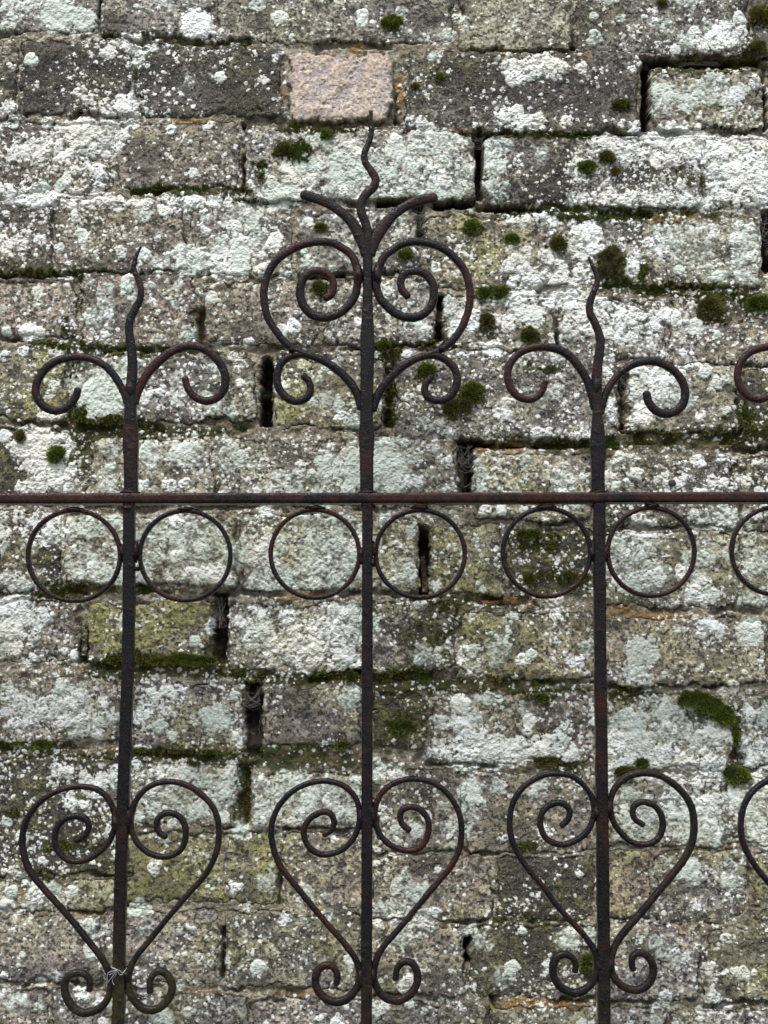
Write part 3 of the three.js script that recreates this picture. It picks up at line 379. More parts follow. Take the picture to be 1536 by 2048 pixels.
const GREEN = [[.022, .034, .007], [.14, .19, .026], [.34, .38, .07]], OLIVE = [[.028, .03, .009], [.14, .145, .032], [.31, .29, .09]], BROWN = [[.04, .034, .016], [.15, .13, .05], [.30, .27, .12]];
function cushion(px, py, hx, hy, tones, label, seed, lobes) {
  hx *= 1.04; hy *= 1.0;
  const r = rng(seed), [cx, cy] = wl(px, py), out = { p: [], c: [] }, parts = lobes || [[0, 0, 1]];
  let zm = surfZ(cx, cy); for (let k = 0; k < 8; k++) zm = Math.max(zm, surfZ(cx + hx * .6 * Math.cos(k * .785), cy + hy * .6 * Math.sin(k * .785)) - 1.5);
  const z0 = zm + .5, H = .5 * Math.min(hx, hy) * UNIT * 1.04;
  for (const [lx, ly, ls] of parts) {
    const ax = hx * ls * UNIT * 1.04, ay = hy * ls * UNIT * 1.04, ox = lx * UNIT * 1.04, oy = -ly * UNIT * 1.04, zz = H * Math.min(1.15, .5 + .5 * ls);
    const g = new THREE.SphereGeometry(1, 20, 12), p = g.attributes.position, ix = g.index;
    const lump = (a, b, c) => .88 + .34 * vn3(a * 1.6 + seed * 3.1, b * 1.6, c * 1.6) + .14 * vn3(a * 5, b * 5 + seed, c * 5);
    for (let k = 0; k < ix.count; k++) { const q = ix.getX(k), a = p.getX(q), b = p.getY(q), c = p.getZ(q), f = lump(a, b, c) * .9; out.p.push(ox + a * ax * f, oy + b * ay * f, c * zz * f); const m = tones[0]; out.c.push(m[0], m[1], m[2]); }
    const n = Math.round(9 * hx * hy * ls * ls * .42) + 160;
    blades(out, n, r, () => {
      const t = r() * 6.283, c = Math.pow(r(), .8), s = Math.sqrt(1 - c * c * .98), a = s * Math.cos(t), b = s * Math.sin(t), f = lump(a, b, c) * .9;
      let dx = a / ax, dy = b / ay, dz = c / zz; const q = Math.hypot(dx, dy, dz); dx = dx / q + (r() - .5) * .7; dy = dy / q + (r() - .5) * .7 + .18; dz = dz / q + (r() - .5) * .7; const e = Math.hypot(dx, dy, dz);
      return [[ox + a * ax * f, oy + b * ay * f, c * zz * f], [dx / e, dy / e, dz / e], .75 + .5 * vn3(a * 3 + seed, b * 3, c * 3) + .3];
    }, 6 * UNIT, .8 * UNIT, tones);
  }
  const o = mesh('moss_cushion', bladeGeo(out), mossMat); o.position.set(wx(cx), wy(cy), WZ + z0 * UNIT);
  return tag(o, label, 'moss');
}
cushion(783, 47, 24, 16, GREEN, 'dark green moss cushion alone on the top course, above the pink stone', 1);
cushion(1324, 8, 10, 9, OLIVE, 'small olive moss tuft cut by the top edge of the picture', 2);
cushion(1519, 30, 22, 19, OLIVE, 'dark olive moss dome in the top right corner of the wall', 3);
cushion(1515, 97, 17, 14, OLIVE, 'brownish moss dome just below the one in the top right corner', 4);
cushion(1241, 213, 20, 11, OLIVE, 'flat olive moss pad on the dark stone left of the upper right open joint', 5);
cushion(880, 158, 9, 8, GREEN, 'tiny green moss tuft right of the pink stone, upper of two', 6);
cushion(831, 176, 9, 7, OLIVE, 'tiny olive moss tuft right of the pink stone, lower of two', 7);
cushion(590, 256, 26, 12, GREEN, 'green moss bed in the joint under the lower left corner of the pink stone', 8);
cushion(654, 273, 13, 11, GREEN, 'small round moss tuft below the pink stone, left of the central spike', 9);
cushion(570, 301, 18, 13, OLIVE, 'dull moss patch left of and below the pink stone', 10);
cushion(1172, 335, 21, 13, GREEN, 'dark green oval moss cushion on white lichen, lower of a close pair', 11);
cushion(1213, 315, 15, 12, OLIVE, 'brownish moss cushion on white lichen, upper of a close pair', 12);
cushion(1230, 344, 9, 8, BROWN, 'faint brown moss tuft right of a close pair of cushions', 13);
cushion(944, 456, 19, 18, GREEN, 'round moss cushion right of the cobwebbed hole and the central finial', 14);
cushion(641, 456, 11, 9, OLIVE, 'small moss tuft inside the left leaf of the central finial', 15);
cushion(1024, 478, 14, 9, GREEN, 'low moss tuft between the round cushion and the cushion on white lichen', 16);
cushion(1115, 487, 16, 15, OLIVE, 'olive moss cushion amid white lichen, up left of the right spike', 17);
cushion(1222, 530, 27, 34, BROWN, 'big shaggy brown moss clump beside the tip of the right spike', 18, [[-2, -16, .75], [4, 8, .72], [-12, 12, .6], [12, -6, .55]]);
cushion(1419, 612, 24, 22, OLIVE, 'round olive moss cushion under the pale stone at right', 19);
cushion(1518, 607, 28, 19, GREEN, 'wide bright green moss cushion at the right edge of the picture', 20);
cushion(985, 586, 16, 13, GREEN, 'green moss pad of two humps right of the central heart scroll', 21, [[-16, 0, 1], [14, -1, 1]]);
cushion(1061, 671, 19, 16, OLIVE, 'olive moss cushion above the left curl of the right finial', 22);
cushion(975, 642, 14, 14, BROWN, 'faint brown moss tuft right of the lower edge of the central heart scroll', 23);
cushion(945, 787, 25, 22, GREEN, 'largest bright green moss cushion right of the central lower curl', 24);
cushion(910, 816, 21, 17, OLIVE, 'lower dark moss cushion touching the large bright green one', 25, [[-6, 0, 1], [18, -3, .8]]);
cushion(853, 744, 19, 16, GREEN, 'moss cushion behind the right lower curl of the central finial', 26);
cushion(770, 693, 16, 12, GREEN, 'moss tuft beside the central stem above its lower curls', 27);
cushion(637, 576, 14, 13, OLIVE, 'olive moss tuft inside the left inner curl of the central finial', 28);
cushion(812, 512, 15, 13, GREEN, 'moss tuft under the arch of the right big curl of the central finial', 29);
cushion(113, 909, 17, 17, GREEN, 'dark green moss cushion set in the thick white lichen patch at left', 30);
cushion(42, 874, 10, 13, OLIVE, 'dark moss tuft at the left edge of the thick white lichen patch', 31);
cushion(1056, 1070, 28, 12, GREEN, 'flat green moss pad inside the top of the ring left of the right bar', 32);
cushion(1060, 1157, 15, 12, OLIVE, 'dull moss tuft low in the ring left of the right bar', 33);
cushion(1138, 1153, 15, 11, OLIVE, 'green moss tuft low right in the ring left of the right bar', 34);
cushion(1412, 1412, 24, 17, GREEN, 'long sausage of bright green moss right of the right bar', 35, [[-34, -14, .9], [-14, -12, 1.05], [8, -2, 1.1], [28, 12, 1.05], [36, 26, .7]]);
cushion(1472, 1476, 6, 15, GREEN, 'narrow upright strip of moss below the long moss sausage', 36);
cushion(1283, 1527, 13, 11, GREEN, 'small round moss tuft on the white lichen above the right heart scroll', 37);
cushion(1473, 1549, 28, 20, GREEN, 'large round moss cushion between the right heart scroll and the picture edge', 38);
cushion(1248, 1545, 22, 13, OLIVE, 'dark moss pad at the top of the right heart scroll beside the bar', 39);
cushion(1092, 1524, 26, 10, OLIVE, 'flat moss pad above the left lobe of the right heart scroll', 40);
cushion(1084, 1396, 14, 8, GREEN, 'low green moss tuft between the central and right bars at mid height', 41);
cushion(800, 1452, 30, 14, GREEN, 'spread green moss patch right of the central bar below mid height', 42);
cushion(1174, 1926, 16, 20, GREEN, 'moss cushion behind the lower left curl of the right heart scroll', 43);
cushion(684, 1492, 12, 10, GREEN, 'small moss tuft left of the central bar in the mossy joint', 44);
cushion(365, 1318, 44, 13, GREEN, 'broad band of dark moss under the olive stone right of the left bar', 45, [[-34, 4, .7], [0, 0, .8], [30, 4, .8]]);
cushion(88, 1490, 22, 9, GREEN, 'bright green moss pad in the joint at far left, below mid height', 46);
cushion(703, 1356, 16, 14, OLIVE, 'moss tuft against the left side of the central bar at mid height', 47);
{ // moss that carpets joints and ledges
  const r = rng(31), T = { p: [], c: [] };
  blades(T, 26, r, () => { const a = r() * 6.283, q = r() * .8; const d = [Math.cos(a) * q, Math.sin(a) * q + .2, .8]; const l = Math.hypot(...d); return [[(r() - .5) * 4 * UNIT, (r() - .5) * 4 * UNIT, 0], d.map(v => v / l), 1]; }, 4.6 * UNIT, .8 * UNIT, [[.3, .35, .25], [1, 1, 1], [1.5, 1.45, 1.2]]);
  const spots = [], m4 = new THREE.Matrix4(), e = new THREE.Euler(), qq = new THREE.Quaternion(), v3 = new THREE.Vector3(), s3 = new THREE.Vector3();
  for (let k = 0; k < 420000 && spots.length < 40000; k++) {
    const x = -60 + r() * 1700, y = -60 + r() * 2200, f = field('moss', x, y), u = r(), w = r(), t = r();
    if (f < .15) continue; const i = Math.round(x - X0), j = Math.round(y - Y0), o = j * RW + i;
    const c = f + .75 * fbm(x / 20 + 3, y / 16, 3) + (SD[o] > -3 ? .3 : -.15) - .5; if (c < u * .5) continue;
    if ((LA[o] > .6 && LH[o] > 1.5) || gapDepth(x, y) > 26) continue;
    spots.push([x, y, surfZ(x, y), u, w, t]);
  }
  const im = new THREE.InstancedMesh(bladeGeo(T), mossMat, spots.length), col = new THREE.Color();
  spots.forEach(([x, y, z, u, w, t], k) => {
    e.set((w - .5) * .7, (t - .5) * .7, u * 6.283); qq.setFromEuler(e); v3.set(wx(x), wy(y), WZ + (z - .3) * UNIT); const s = .6 + .9 * t; s3.set(s, s, s * (.7 + .5 * w)); m4.compose(v3, qq, s3); im.setMatrixAt(k, m4);
    const b = clamp(.5 + 1.1 * fbm(x / 45 + 90, y / 40, 2) + (w - .5) * .3, 0, 1), v = .8 + .4 * t; col.setRGB((.13 - .02 * b) * v, (.105 + .045 * b) * v, .03 * v); im.setColorAt(k, col);
  });
  im.name = 'joint_moss'; im.castShadow = im.receiveShadow = true; scene.add(im); tag(im, 'low green and brown moss carpeting the joints and ledges of the wall', 'moss', null, 'stuff');
}
// ------------------------------------------------------------------ the wrought iron gate (plane z = 0, 1 photo pixel = 1/1500 m)
const G1 = 1 / 1500, FOOT = onPlane(768, 2048, 0)[1] - .1;
const gate = new THREE.Group(); gate.name = 'iron_gate'; scene.add(gate);
tag(gate, 'dark wrought iron gate with wavy spikes, rings and heart scrolls before the wall', 'gate');
const ironBump = (() => {
  const n = 512, d = new Uint8Array(n * n * 4), w = (x, y, f, s) => { const u = x / n * f, v = y / n * f, m = (a, b) => TAB[((((b % f) + f) % f) * 173 + (((a % f) + f) % f) * 7 + s * 911) & 65535], i = Math.floor(u), j = Math.floor(v), p = u - i, q = v - j, a = p * p * (3 - 2 * p), b = q * q * (3 - 2 * q); return (m(i, j) * (1 - a) + m(i + 1, j) * a) * (1 - b) + (m(i, j + 1) * (1 - a) + m(i + 1, j + 1) * a) * b; };
  for (let j = 0; j < n; j++) for (let i = 0; i < n; i++) { const k = (j * n + i) * 4; let h = .5 + .12 * w(i, j, 24, 1) + .12 * w(i, j, 60, 2) + .06 * w(i, j, 160, 3); const b = w(i, j, 40, 4) + .4 * w(i, j, 90, 5); h += .45 * sst(.55, .95, b); h -= .25 * sst(.6, 1, -b); d[k] = d[k + 1] = d[k + 2] = clamp(h * 255, 0, 255); d[k + 3] = 255; }
  const t = new THREE.DataTexture(d, n, n, THREE.RGBAFormat); t.wrapS = t.wrapT = THREE.RepeatWrapping; t.magFilter = THREE.LinearFilter; t.minFilter = THREE.LinearMipmapLinearFilter; t.generateMipmaps = true; t.needsUpdate = true; return t;
})();
const iron = new THREE.MeshPhysicalMaterial({ vertexColors: true, roughness: .56, metalness: 0, specularIntensity: .42, bumpMap: ironBump, bumpScale: .0009, roughnessMap: ironBump });
const C_IRON = [.0042, .0042, .0064], C_WARM = [.0078, .0050, .0050], C_RUST = [.034, .0100, .0070], C_OLIVE = [.026, .023, .009];
// Catmull-Rom through photo-pixel points, resampled every `step` pixels; w = half widths along it (pixels), d = half depth, n = squareness
function sweep(pts, w, d, { n = 5, z = 0, step = 2.5, rust = .4, olive = 0, seed = 1, rough = 1, capA = true, capB = true, M = 18, fat = 1, foot = 0 } = {}) {
  const cv = new THREE.CatmullRomCurve3(pts.map(([x, y]) => { const p = onPlane(x, y, 0); return new THREE.Vector3(p[0], p[1], 0); }), false, 'centripetal');
  const L = cv.getLength(), K = Math.max(2, Math.round(L / (step * G1))); cv.arcLengthDivisions = Math.max(200, pts.length * 14); cv.updateArcLengths();
  const wid = t => { if (!Array.isArray(w)) return w * G1; const f = t * (w.length - 1), i = Math.min(w.length - 2, Math.floor(f)), a = f - i, s = a * a * (3 - 2 * a); return (w[i] + (w[i + 1] - w[i]) * s) * G1 * fat; };
  const dep = t => { if (!Array.isArray(d)) return d * G1; const f = t * (d.length - 1), i = Math.min(d.length - 2, Math.floor(f)), a = f - i; return (d[i] + (d[i + 1] - d[i]) * a) * G1; };
  const sq = t => { if (!Array.isArray(n)) return n; const f = t * (n.length - 1), i = Math.min(n.length - 2, Math.floor(f)); return n[i] + (n[i + 1] - n[i]) * (f - i); };
  const secs = {}, section = (nn, asp) => {
    const key = nn.toFixed(1) + '_' + asp.toFixed(1); if (secs[key]) return secs[key];
    const Q = 480, us = [], vs = [], ac = [0]; for (let k = 0; k <= Q; k++) { const a = k / Q * Math.PI * 2 + Math.PI / 4, c = Math.cos(a), q = Math.sin(a); us.push(Math.sign(c) * Math.abs(c) ** (2 / nn)); vs.push(Math.sign(q) * Math.abs(q) ** (2 / nn)); if (k) ac.push(ac[k - 1] + Math.hypot((us[k] - us[k - 1]) * asp, vs[k] - vs[k - 1])); }
    const out = []; let k = 0; for (let m = 0; m <= M; m++) { const t = ac[Q] * m / M; while (k < Q && ac[k + 1] < t) k++; const f = k >= Q ? 0 : (t - ac[k]) / (ac[k + 1] - ac[k] || 1), e = Math.min(Q, k + 1); out.push([us[k] + (us[e] - us[k]) * f, vs[k] + (vs[e] - vs[k]) * f]); }
    return secs[key] = out;
  };
  const rings = [], P = new THREE.Vector3(), T = new THREE.Vector3();
  const ring = (t, sc, push) => { cv.getPointAt(t, P); cv.getTangentAt(t, T); rings.push([P.x + T.x * push, P.y + T.y * push, T.x, T.y, wid(t) * sc, dep(t) * sc, t * L + push, sq(t)]); };
  if (capA) for (const a of [1, .8, .5, .2]) ring(0, Math.sqrt(1 - a * a) + .02, -a * wid(0) * .8);
  for (let k = 0; k <= K; k++) ring(k / K, 1, 0);
  if (capB) for (const a of [.2, .5, .8, 1]) ring(1, Math.sqrt(1 - a * a) + .02, a * wid(1) * .8);
  const pos = [], uv = [], col = [], tri = [];
  for (const [x, y, tx, ty, ww, dd, s, nn] of rings) { let arc = 0, lu = 0, lv = 0; for (let m = 0; m <= M; m++) {
    const [u, v] = section(nn, clamp(ww / (dd || 1e-9), .2, 4))[m]; if (m) arc += Math.hypot((u - lu) * ww, (v - lv) * dd); lu = u; lv = v;
    let X = x - ty * u * ww, Y = y + tx * u * ww, Z = z + v * dd;
    const sx = X / G1, sy = Y / G1, sz = Z / G1, k = m === M ? 0 : 1;
    const h1 = vn3(sx / 14 + seed, sy / 14, sz / 14), h2 = vn3(sx / 4.5, sy / 4.5 + seed, sz / 4.5), blis = sst(.45, .85, vn3(sx / 5.5 + 40, sy / 5.5, sz / 5.5 + seed));
    const off = (.3 * h1 + .18 * h2 + 1.15 * blis * rough) * G1; X += -ty * u * off; Y += tx * u * off; Z += v * off;
    pos.push(X, Y, Z); uv.push(s / .05, arc / .05);
    const big = vn3(sx / 60 + seed * 3, sy / 60, sz / 60), md = vn3(sx / 16 + 7, sy / 16 + seed, sz / 16);
    const rr = clamp(rust - .35 + .7 * big + .45 * md + .35 * h2, 0, 1), wm = clamp(.5 + .8 * md + .3 * big, 0, 1), ol = clamp((olive + foot * sst(.24, .14, Y - FOOT)) * (.75 + .7 * md + .5 * h2), 0, .9);
    for (let e = 0; e < 3; e++) { let v0 = C_IRON[e] + (C_WARM[e] - C_IRON[e]) * wm; v0 += (C_RUST[e] - v0) * rr * .8; v0 += (C_OLIVE[e] - v0) * ol; col.push(v0 * (1 + .2 * h2)); }
  } }
  const R = M + 1; for (let k = 0; k < rings.length - 1; k++) for (let m = 0; m < M; m++) { const a = k * R + m, b = a + 1, c = a + R, e = c + 1; tri.push(a, b, c, b, e, c); }
  const g = new THREE.BufferGeometry(); g.setAttribute('position', new THREE.Float32BufferAttribute(pos, 3)); g.setAttribute('uv', new THREE.Float32BufferAttribute(uv, 2)); g.setAttribute('color', new THREE.Float32BufferAttribute(col, 3)); g.setIndex(tri); g.computeVertexNormals();
  { const nn = g.attributes.normal; for (let k = 0; k < rings.length; k++) { const a = k * R, b = a + M, x = nn.getX(a) + nn.getX(b), y = nn.getY(a) + nn.getY(b), q = nn.getZ(a) + nn.getZ(b), l = Math.hypot(x, y, q) || 1; nn.setXYZ(a, x / l, y / l, q / l); nn.setXYZ(b, x / l, y / l, q / l); } }
  return g;
}
// the survey sheets: points read on enlarged pieces of the photograph (2.954 times), with the corner of the piece
const on = (ox, oy, l) => l.map(([x, y]) => [ox + x / 2.954, oy + y / 2.954]);
const shift = (l, dx, dy = 0) => l.map(([x, y]) => [x + dx, y + dy]);
const bead = (x, y, hx, hy, zz = 8, seed = 1, parent = gate, rust = .3) => {   // a lump of weld
  const g = new THREE.SphereGeometry(1, 16, 12), p = g.attributes.position, col = [], [cx, cy] = onPlane(x, y, 0);
  for (let k = 0; k < p.count; k++) { const a = p.getX(k), b = p.getY(k), c = p.getZ(k), f = 1 + .28 * vn3(a * 2.2 + seed * 7, b * 2.2 * hy / hx, c * 2.2); p.setXYZ(k, a * hx * f * G1, b * hy * f * G1, c * zz * f * G1); const r = clamp(rust + .5 * vn3(a * 2 + seed, b * 3, c * 2), 0, 1); for (let e = 0; e < 3; e++) col.push(C_IRON[e] * 1.25 + (C_RUST[e] - C_IRON[e]) * r * .7); }
  g.setAttribute('color', new THREE.Float32BufferAttribute(col, 3)); g.computeVertexNormals(); { const n = g.attributes.normal; for (let j = 0; j <= 12; j++) { const a = j * 17, b = a + 16; n.setXYZ(b, n.getX(a), n.getY(a), n.getZ(a)); } }
  const o = mesh('weld_bead', g, iron, parent); o.position.set(cx, cy, 0); return o;
};
// rail, ending beyond both sides of the picture; a second one low down, out of the picture
mesh('rail', sweep([[-340, 998.5], [262, 997.6], [735, 997], [1195, 996], [1870, 995]], 10.6, 21, { n: 9, z: -.004, step: 3, rust: .95, seed: 3, M: 28, rough: .7 }), iron, gate);
mesh('lower_rail', sweep([[-380, 3300], [735, 3300], [1900, 3300]], 10.6, 21, { n: 9, z: -.004, step: 30, seed: 4 }), iron, gate);
// uprights below the rail
const barW = 11.6, barD = 12;
for (const [a, b, s] of [[[[259, 1008], [257, 1300], [249.5, 1520], [240, 1838], [237.5, 2041], [208, 3400]], .14, 5], [[[735, 1008], [734.6, 1300], [734, 1600], [733.5, 1800], [733, 2041], [731, 3400]], .28, 6], [[[1198, 1008], [1199.5, 1250], [1202.5, 1500], [1206, 1800], [1208, 2041], [1226, 3400]], .2, 7], [[[1664, 1008], [1672, 1500], [1690, 2041], [1730, 3400]], .2, 8], [[[-212, 1008], [-222, 1500], [-246, 2041], [-290, 3400]], .2, 9]])
  mesh('upright_bar', sweep(a, barW - (s === 6 ? 1 : 0), barD, { n: 9, rust: b, seed: s, step: 3, M: 36, foot: s === 5 ? 1 : .25 }), iron, gate);

// finials: stem and wavy spike in one bar, curls forged on
const stemSpike = (pts, w, d, s, rust) => mesh('finial_spike', sweep(pts, w, d, { n: [8, 8, 8, 7, 5, 3, 2.6, 2.4, 2.3, 2.2], rust, seed: s, M: 32, step: 2.5, fat: 1.04 }), iron, gate);
const leftPts = on(0, 500, [[775, 1440], [774, 1200], [772, 1000], [772, 860], [780, 760], [783, 680], [775, 570], [764, 490], [766, 425], [792, 362], [826, 292], [832, 230], [813, 165], [792, 112], [797, 60], [812, 20], [832, -18]]);
const fl = stemSpike(leftPts, [13, 13, 13.4, 15, 14, 11.2, 10.8, 10, 9.4, 9, 8.4, 7.8, 7.2, 6.4, 5.6, 4.6, 2.4], [12, 12, 12, 11, 9, 8.5, 8, 7, 6.4, 5, 2.4], 11, .4);
const curl = (parent, pts, w, d, s, rust = .6, n = 2.6, z = 0) => mesh('curl', sweep(pts, w, d, { n, rust, seed: s, M: 16, step: 2.3, z, fat: 1.19 }), iron, parent);
curl(fl, on(0, 500, [[748, 900], [735, 850], [705, 790], [663, 728], [600, 672], [520, 640], [430, 634], [340, 654], [270, 702], [224, 770], [212, 840], [238, 902], [290, 942], [350, 948], [410, 918], [448, 868], [460, 828]]), [6, 6.5, 6.2, 6.4, 6.8, 7, 7, 7, 6.6, 6.2], 7, 12);
curl(fl, on(0, 500, [[800, 900], [815, 840], [840, 785], [885, 715], [950, 648], [1030, 592], [1110, 570], [1190, 580], [1260, 625], [1313, 692], [1332, 770], [1315, 838], [1270, 880], [1210, 892], [1150, 868], [1110, 818], [1093, 762]]), [6, 7.4, 7.8, 7.4, 7, 7, 7.2, 7, 6.6, 6], 7.4, 13);
const midPts = [...on(500, 500, [[690, 1440], [689, 1200], [688, 1000], [690, 860], [692, 700], [694, 500], [695, 300], [696, 60]]), ...on(500, 0, [[697, 1440], [696, 1380], [683, 1320], [660, 1262], [655, 1205], [684, 1150], [730, 1105], [742, 1060], [716, 1010], [682, 960], [676, 908], [700, 850], [718, 780], [713, 720], [715, 662]])];
const fm = stemSpike(midPts, [13, 12.8, 13.2, 15, 12.6, 12.4, 12.4, 12.6, 14, 13, 10.6, 9.6, 9.6, 9.6, 9, 9, 9, 8.8, 8.2, 7.2, 6, 5.2, 4], [12, 12, 12, 12, 12, 11, 9, 8.5, 8, 7, 5.6, 3.8], 21, .26);
const leaf = (pts, s) => mesh('leaf', sweep(pts, [7, 9.4, 8.8, 7.6, 7.2, 7.8, 7.4], [8, 6, 5, 5], { n: 2.6, rust: .4, seed: s, M: 16, step: 2.3, fat: 1.34 }), iron, fm);
leaf(on(500, 0, [[680, 1500], [664, 1430], [635, 1368], [598, 1310], [550, 1262], [490, 1220], [430, 1188], [370, 1166], [318, 1152]]), 22);
leaf(on(500, 0, [[715, 1500], [733, 1430], [768, 1368], [812, 1308], [870, 1252], [940, 1208], [1010, 1182], [1060, 1172], [1088, 1168]]), 23);
// big C curls of the middle finial
curl(fm, [...on(500, 500, [[448, 284], [482, 262], [494, 212], [478, 160], [430, 130], [370, 128], [315, 172], [296, 250], [318, 332], [370, 384], [440, 400], [518, 378], [580, 330], [622, 265], [636, 170], [622, 80], [592, 22]]), ...on(500, 0, [[550, 1468], [490, 1438], [400, 1429], [300, 1450], [220, 1490]]), ...on(500, 500, [[160, 58], [112, 130], [85, 220], [83, 300], [105, 398], [160, 490], [230, 568], [300, 606], [360, 622]])], [6.4, 7, 7.4, 7.4, 7.2, 6.8, 6.8, 6.8, 6.8, 6.6, 6.4, 5.4], 7.5, 24, .55);
curl(fm, [...on(500, 500, [[930, 272], [900, 238], [890, 190], [912, 140], [965, 125], [1030, 140], [1075, 190], [1086, 260], [1070, 330], [1020, 382], [950, 400], [880, 385], [810, 335], [764, 275], [746, 195], [762, 108], [800, 32]]), ...on(500, 0, [[838, 1480], [890, 1446], [965, 1430], [1050, 1436], [1130, 1464], [1200, 1515]]), ...on(500, 500, [[1255, 100], [1292, 195], [1300, 290], [1280, 390], [1232, 490], [1172, 560], [1110, 600], [1050, 622]])], [6.4, 7, 7.4, 7.4, 7.2, 6.8, 6.8, 6.8, 6.8, 6.6, 6.4, 5.4], 7.5, 25, .55);
curl(fm, on(500, 500, [[318, 748], [348, 780], [358, 830], [330, 876], [270, 895], [205, 864], [165, 800], [163, 722], [192, 662], [245, 626], [315, 617], [390, 636], [460, 670], [530, 720], [590, 782], [632, 850], [655, 930]]), [5.8, 6.4, 6.6, 6.6, 6.4, 6.4, 7, 7.4, 7], 7.5, 26, .35);
curl(fm, on(500, 500, [[1073, 752], [1040, 790], [1032, 832], [1060, 876], [1112, 890], [1170, 875], [1213, 822], [1224, 760], [1202, 692], [1150, 645], [1080, 622], [1000, 636], [920, 676], [850, 735], [790, 802], [752, 866], [728, 940]]), [5.8, 6.6, 6.8, 6.8, 6.6, 6.4, 7, 7.4, 7], 7.5, 27, .6);
// right finial, and the same again beyond the edges of the picture
const rightPts = on(1016, 500, [[530, 1440], [530, 1200], [528, 1000], [526, 880], [524, 780], [528, 690], [540, 600], [546, 535], [533, 480], [508, 420], [484, 370], [482, 320], [504, 258], [527, 192], [519, 140], [496, 90], [479, 46]]);
const fr = stemSpike(rightPts, [12.6, 12.6, 13.2, 15, 13, 9.6, 9.4, 9.6, 9.6, 9.2, 8.4, 7.8, 7.4, 6.8, 5.8, 4.6, 2.6], [12, 12, 12, 11, 9, 8.5, 8, 7, 6.4, 5, 2.6], 31, .36);
curl(fr, on(1016, 500, [[508, 930], [495, 860], [472, 785], [435, 712], [382, 645], [318, 597], [240, 576], [160, 576], [82, 602], [24, 655], [-2, 730], [10, 805], [52, 860], [110, 884], [165, 872], [203, 832], [220, 782]]), [6.4, 7, 7.2, 7.2, 6.6, 6.2, 6.4, 6.6, 6, 5.2], 7.4, 32);
curl(fr, on(1016, 500, [[552, 960], [566, 890], [592, 822], [632, 760], [690, 705], [752, 672], [820, 658], [890, 664], [960, 698], [1018, 758], [1046, 830], [1038, 898], [998, 948], [932, 968], [872, 948], [832, 900], [818, 850]]), [5.4, 6, 6.2, 6.8, 7, 7, 7.2, 7.4, 7.4, 6.8], 7.4, 33);
for (const dx of [464, -1406]) {
  const a = fr.clone(); a.name = numbered('finial_spike'); a.position.x += onPlane(768 + dx, 997, 0)[0]; a.traverse(c => { if (c !== a) c.name = numbered('curl'); }); gate.add(a);
}
// rings under the rail
const circ = (cx, cy, rx, ry) => { const l = []; for (let k = 0; k <= 40; k++) { const a = k / 40 * Math.PI * 2 + 1.1; l.push([cx + rx * Math.cos(a), cy + ry * Math.sin(a)]); } return l; };
[[148.5, 1111.5, 92, 90.5], [370.5, 1111, 90.5, 89.5], [630, 1108, 88.5, 88], [840.5, 1108, 89, 87.5], [1093, 1105, 87, 88], [1302, 1104, 86.5, 88], [1551, 1102, 88, 87], [-94, 1112, 90, 90]].forEach(([x, y, rx, ry], k) =>
  mesh('ring', sweep(circ(x, y, rx, ry), 4.6, 8, { n: 4, rust: .58, seed: 40 + k, M: 16, rough: 1.1, capA: false, capB: false }), iron, gate));
// heart scrolls: each half is one bent bar from the inner curl to the foot curl
const HW = [5.4, 5.8, 5.6, 5.4, 5.2, 5.2, 5.2, 5.4, 5.6, 5.4, 5.2, 5.4, 6.2, 7.2, 7, 5.6];
const half = (l, s, rust, olive = 0, w = HW, foot = .1) => mesh('heart_scroll', sweep(l, w, 9, { n: 3.6, rust, olive, seed: s, M: 16, step: 2.4, foot, fat: 1.06 }), iron, gate);
const hl1 = on(0, 1500, [[452, 536], [505, 505], [526, 452], [508, 408], [455, 392], [392, 404], [342, 452], [326, 520], [342, 590], [390, 642], [450, 660], [520, 645], [590, 602], [645, 540], [676, 460], [680, 400], [664, 335], [630, 275], [570, 232], [490, 216], [400, 224], [312, 256], [232, 312], [176, 380], [142, 460], [132, 550], [147, 640], [187, 730], [252, 812], [332, 902], [412, 992], [492, 1090], [562, 1178], [618, 1256], [648, 1330], [654, 1400], [640, 1460], [605, 1512], [555, 1542], [490, 1552], [432, 1520], [392, 1455], [382, 1392], [402, 1340], [450, 1316], [500, 1324], [532, 1362], [530, 1415]]);
half(hl1, 51, .22, 0, HW, .6);
const hl2 = on(0, 1500, [[978, 512], [945, 490], [926, 442], [942, 396], [990, 372], [1048, 386], [1088, 432], [1097, 510], [1075, 580], [1020, 620], [950, 630], [880, 608], [822, 560], [788, 500], [774, 430], [788, 340], [822, 272], [880, 218], [950, 192], [1040, 190], [1120, 216], [1200, 272], [1260, 342], [1290, 430], [1291, 540], [1266, 640], [1210, 740], [1122, 840], [1042, 932], [960, 1030], [880, 1130], [812, 1212], [770, 1290], [758, 1370], [768, 1430], [802, 1490], [850, 1528], [910, 1534], [970, 1503], [1012, 1440], [1014, 1372], [985, 1326], [945, 1306], [905, 1328], [886, 1378], [888, 1425]]);
half(hl2, 52, .42, .1, HW, .6);
const hc1 = on(500, 1500, [[440, 500], [484, 470], [496, 420], [475, 378], [435, 366], [380, 386], [336, 430], [319, 490], [336, 555], [385, 603], [440, 618], [510, 605], [570, 570], [615, 515], [640, 450], [646, 380], [635, 310], [600, 250], [540, 206], [470, 186], [400, 186], [312, 210], [232, 260], [172, 330], [136, 410], [126, 500], [142, 590], [182, 690], [252, 780], [340, 888], [430, 998], [510, 1088], [580, 1170], [628, 1245], [648, 1320], [642, 1375], [617, 1425], [570, 1472], [510, 1488], [442, 1463], [397, 1410], [386, 1350], [406, 1297], [450, 1271], [494, 1285], [516, 1330], [510, 1380]]);
half(hc1, 53, .5);
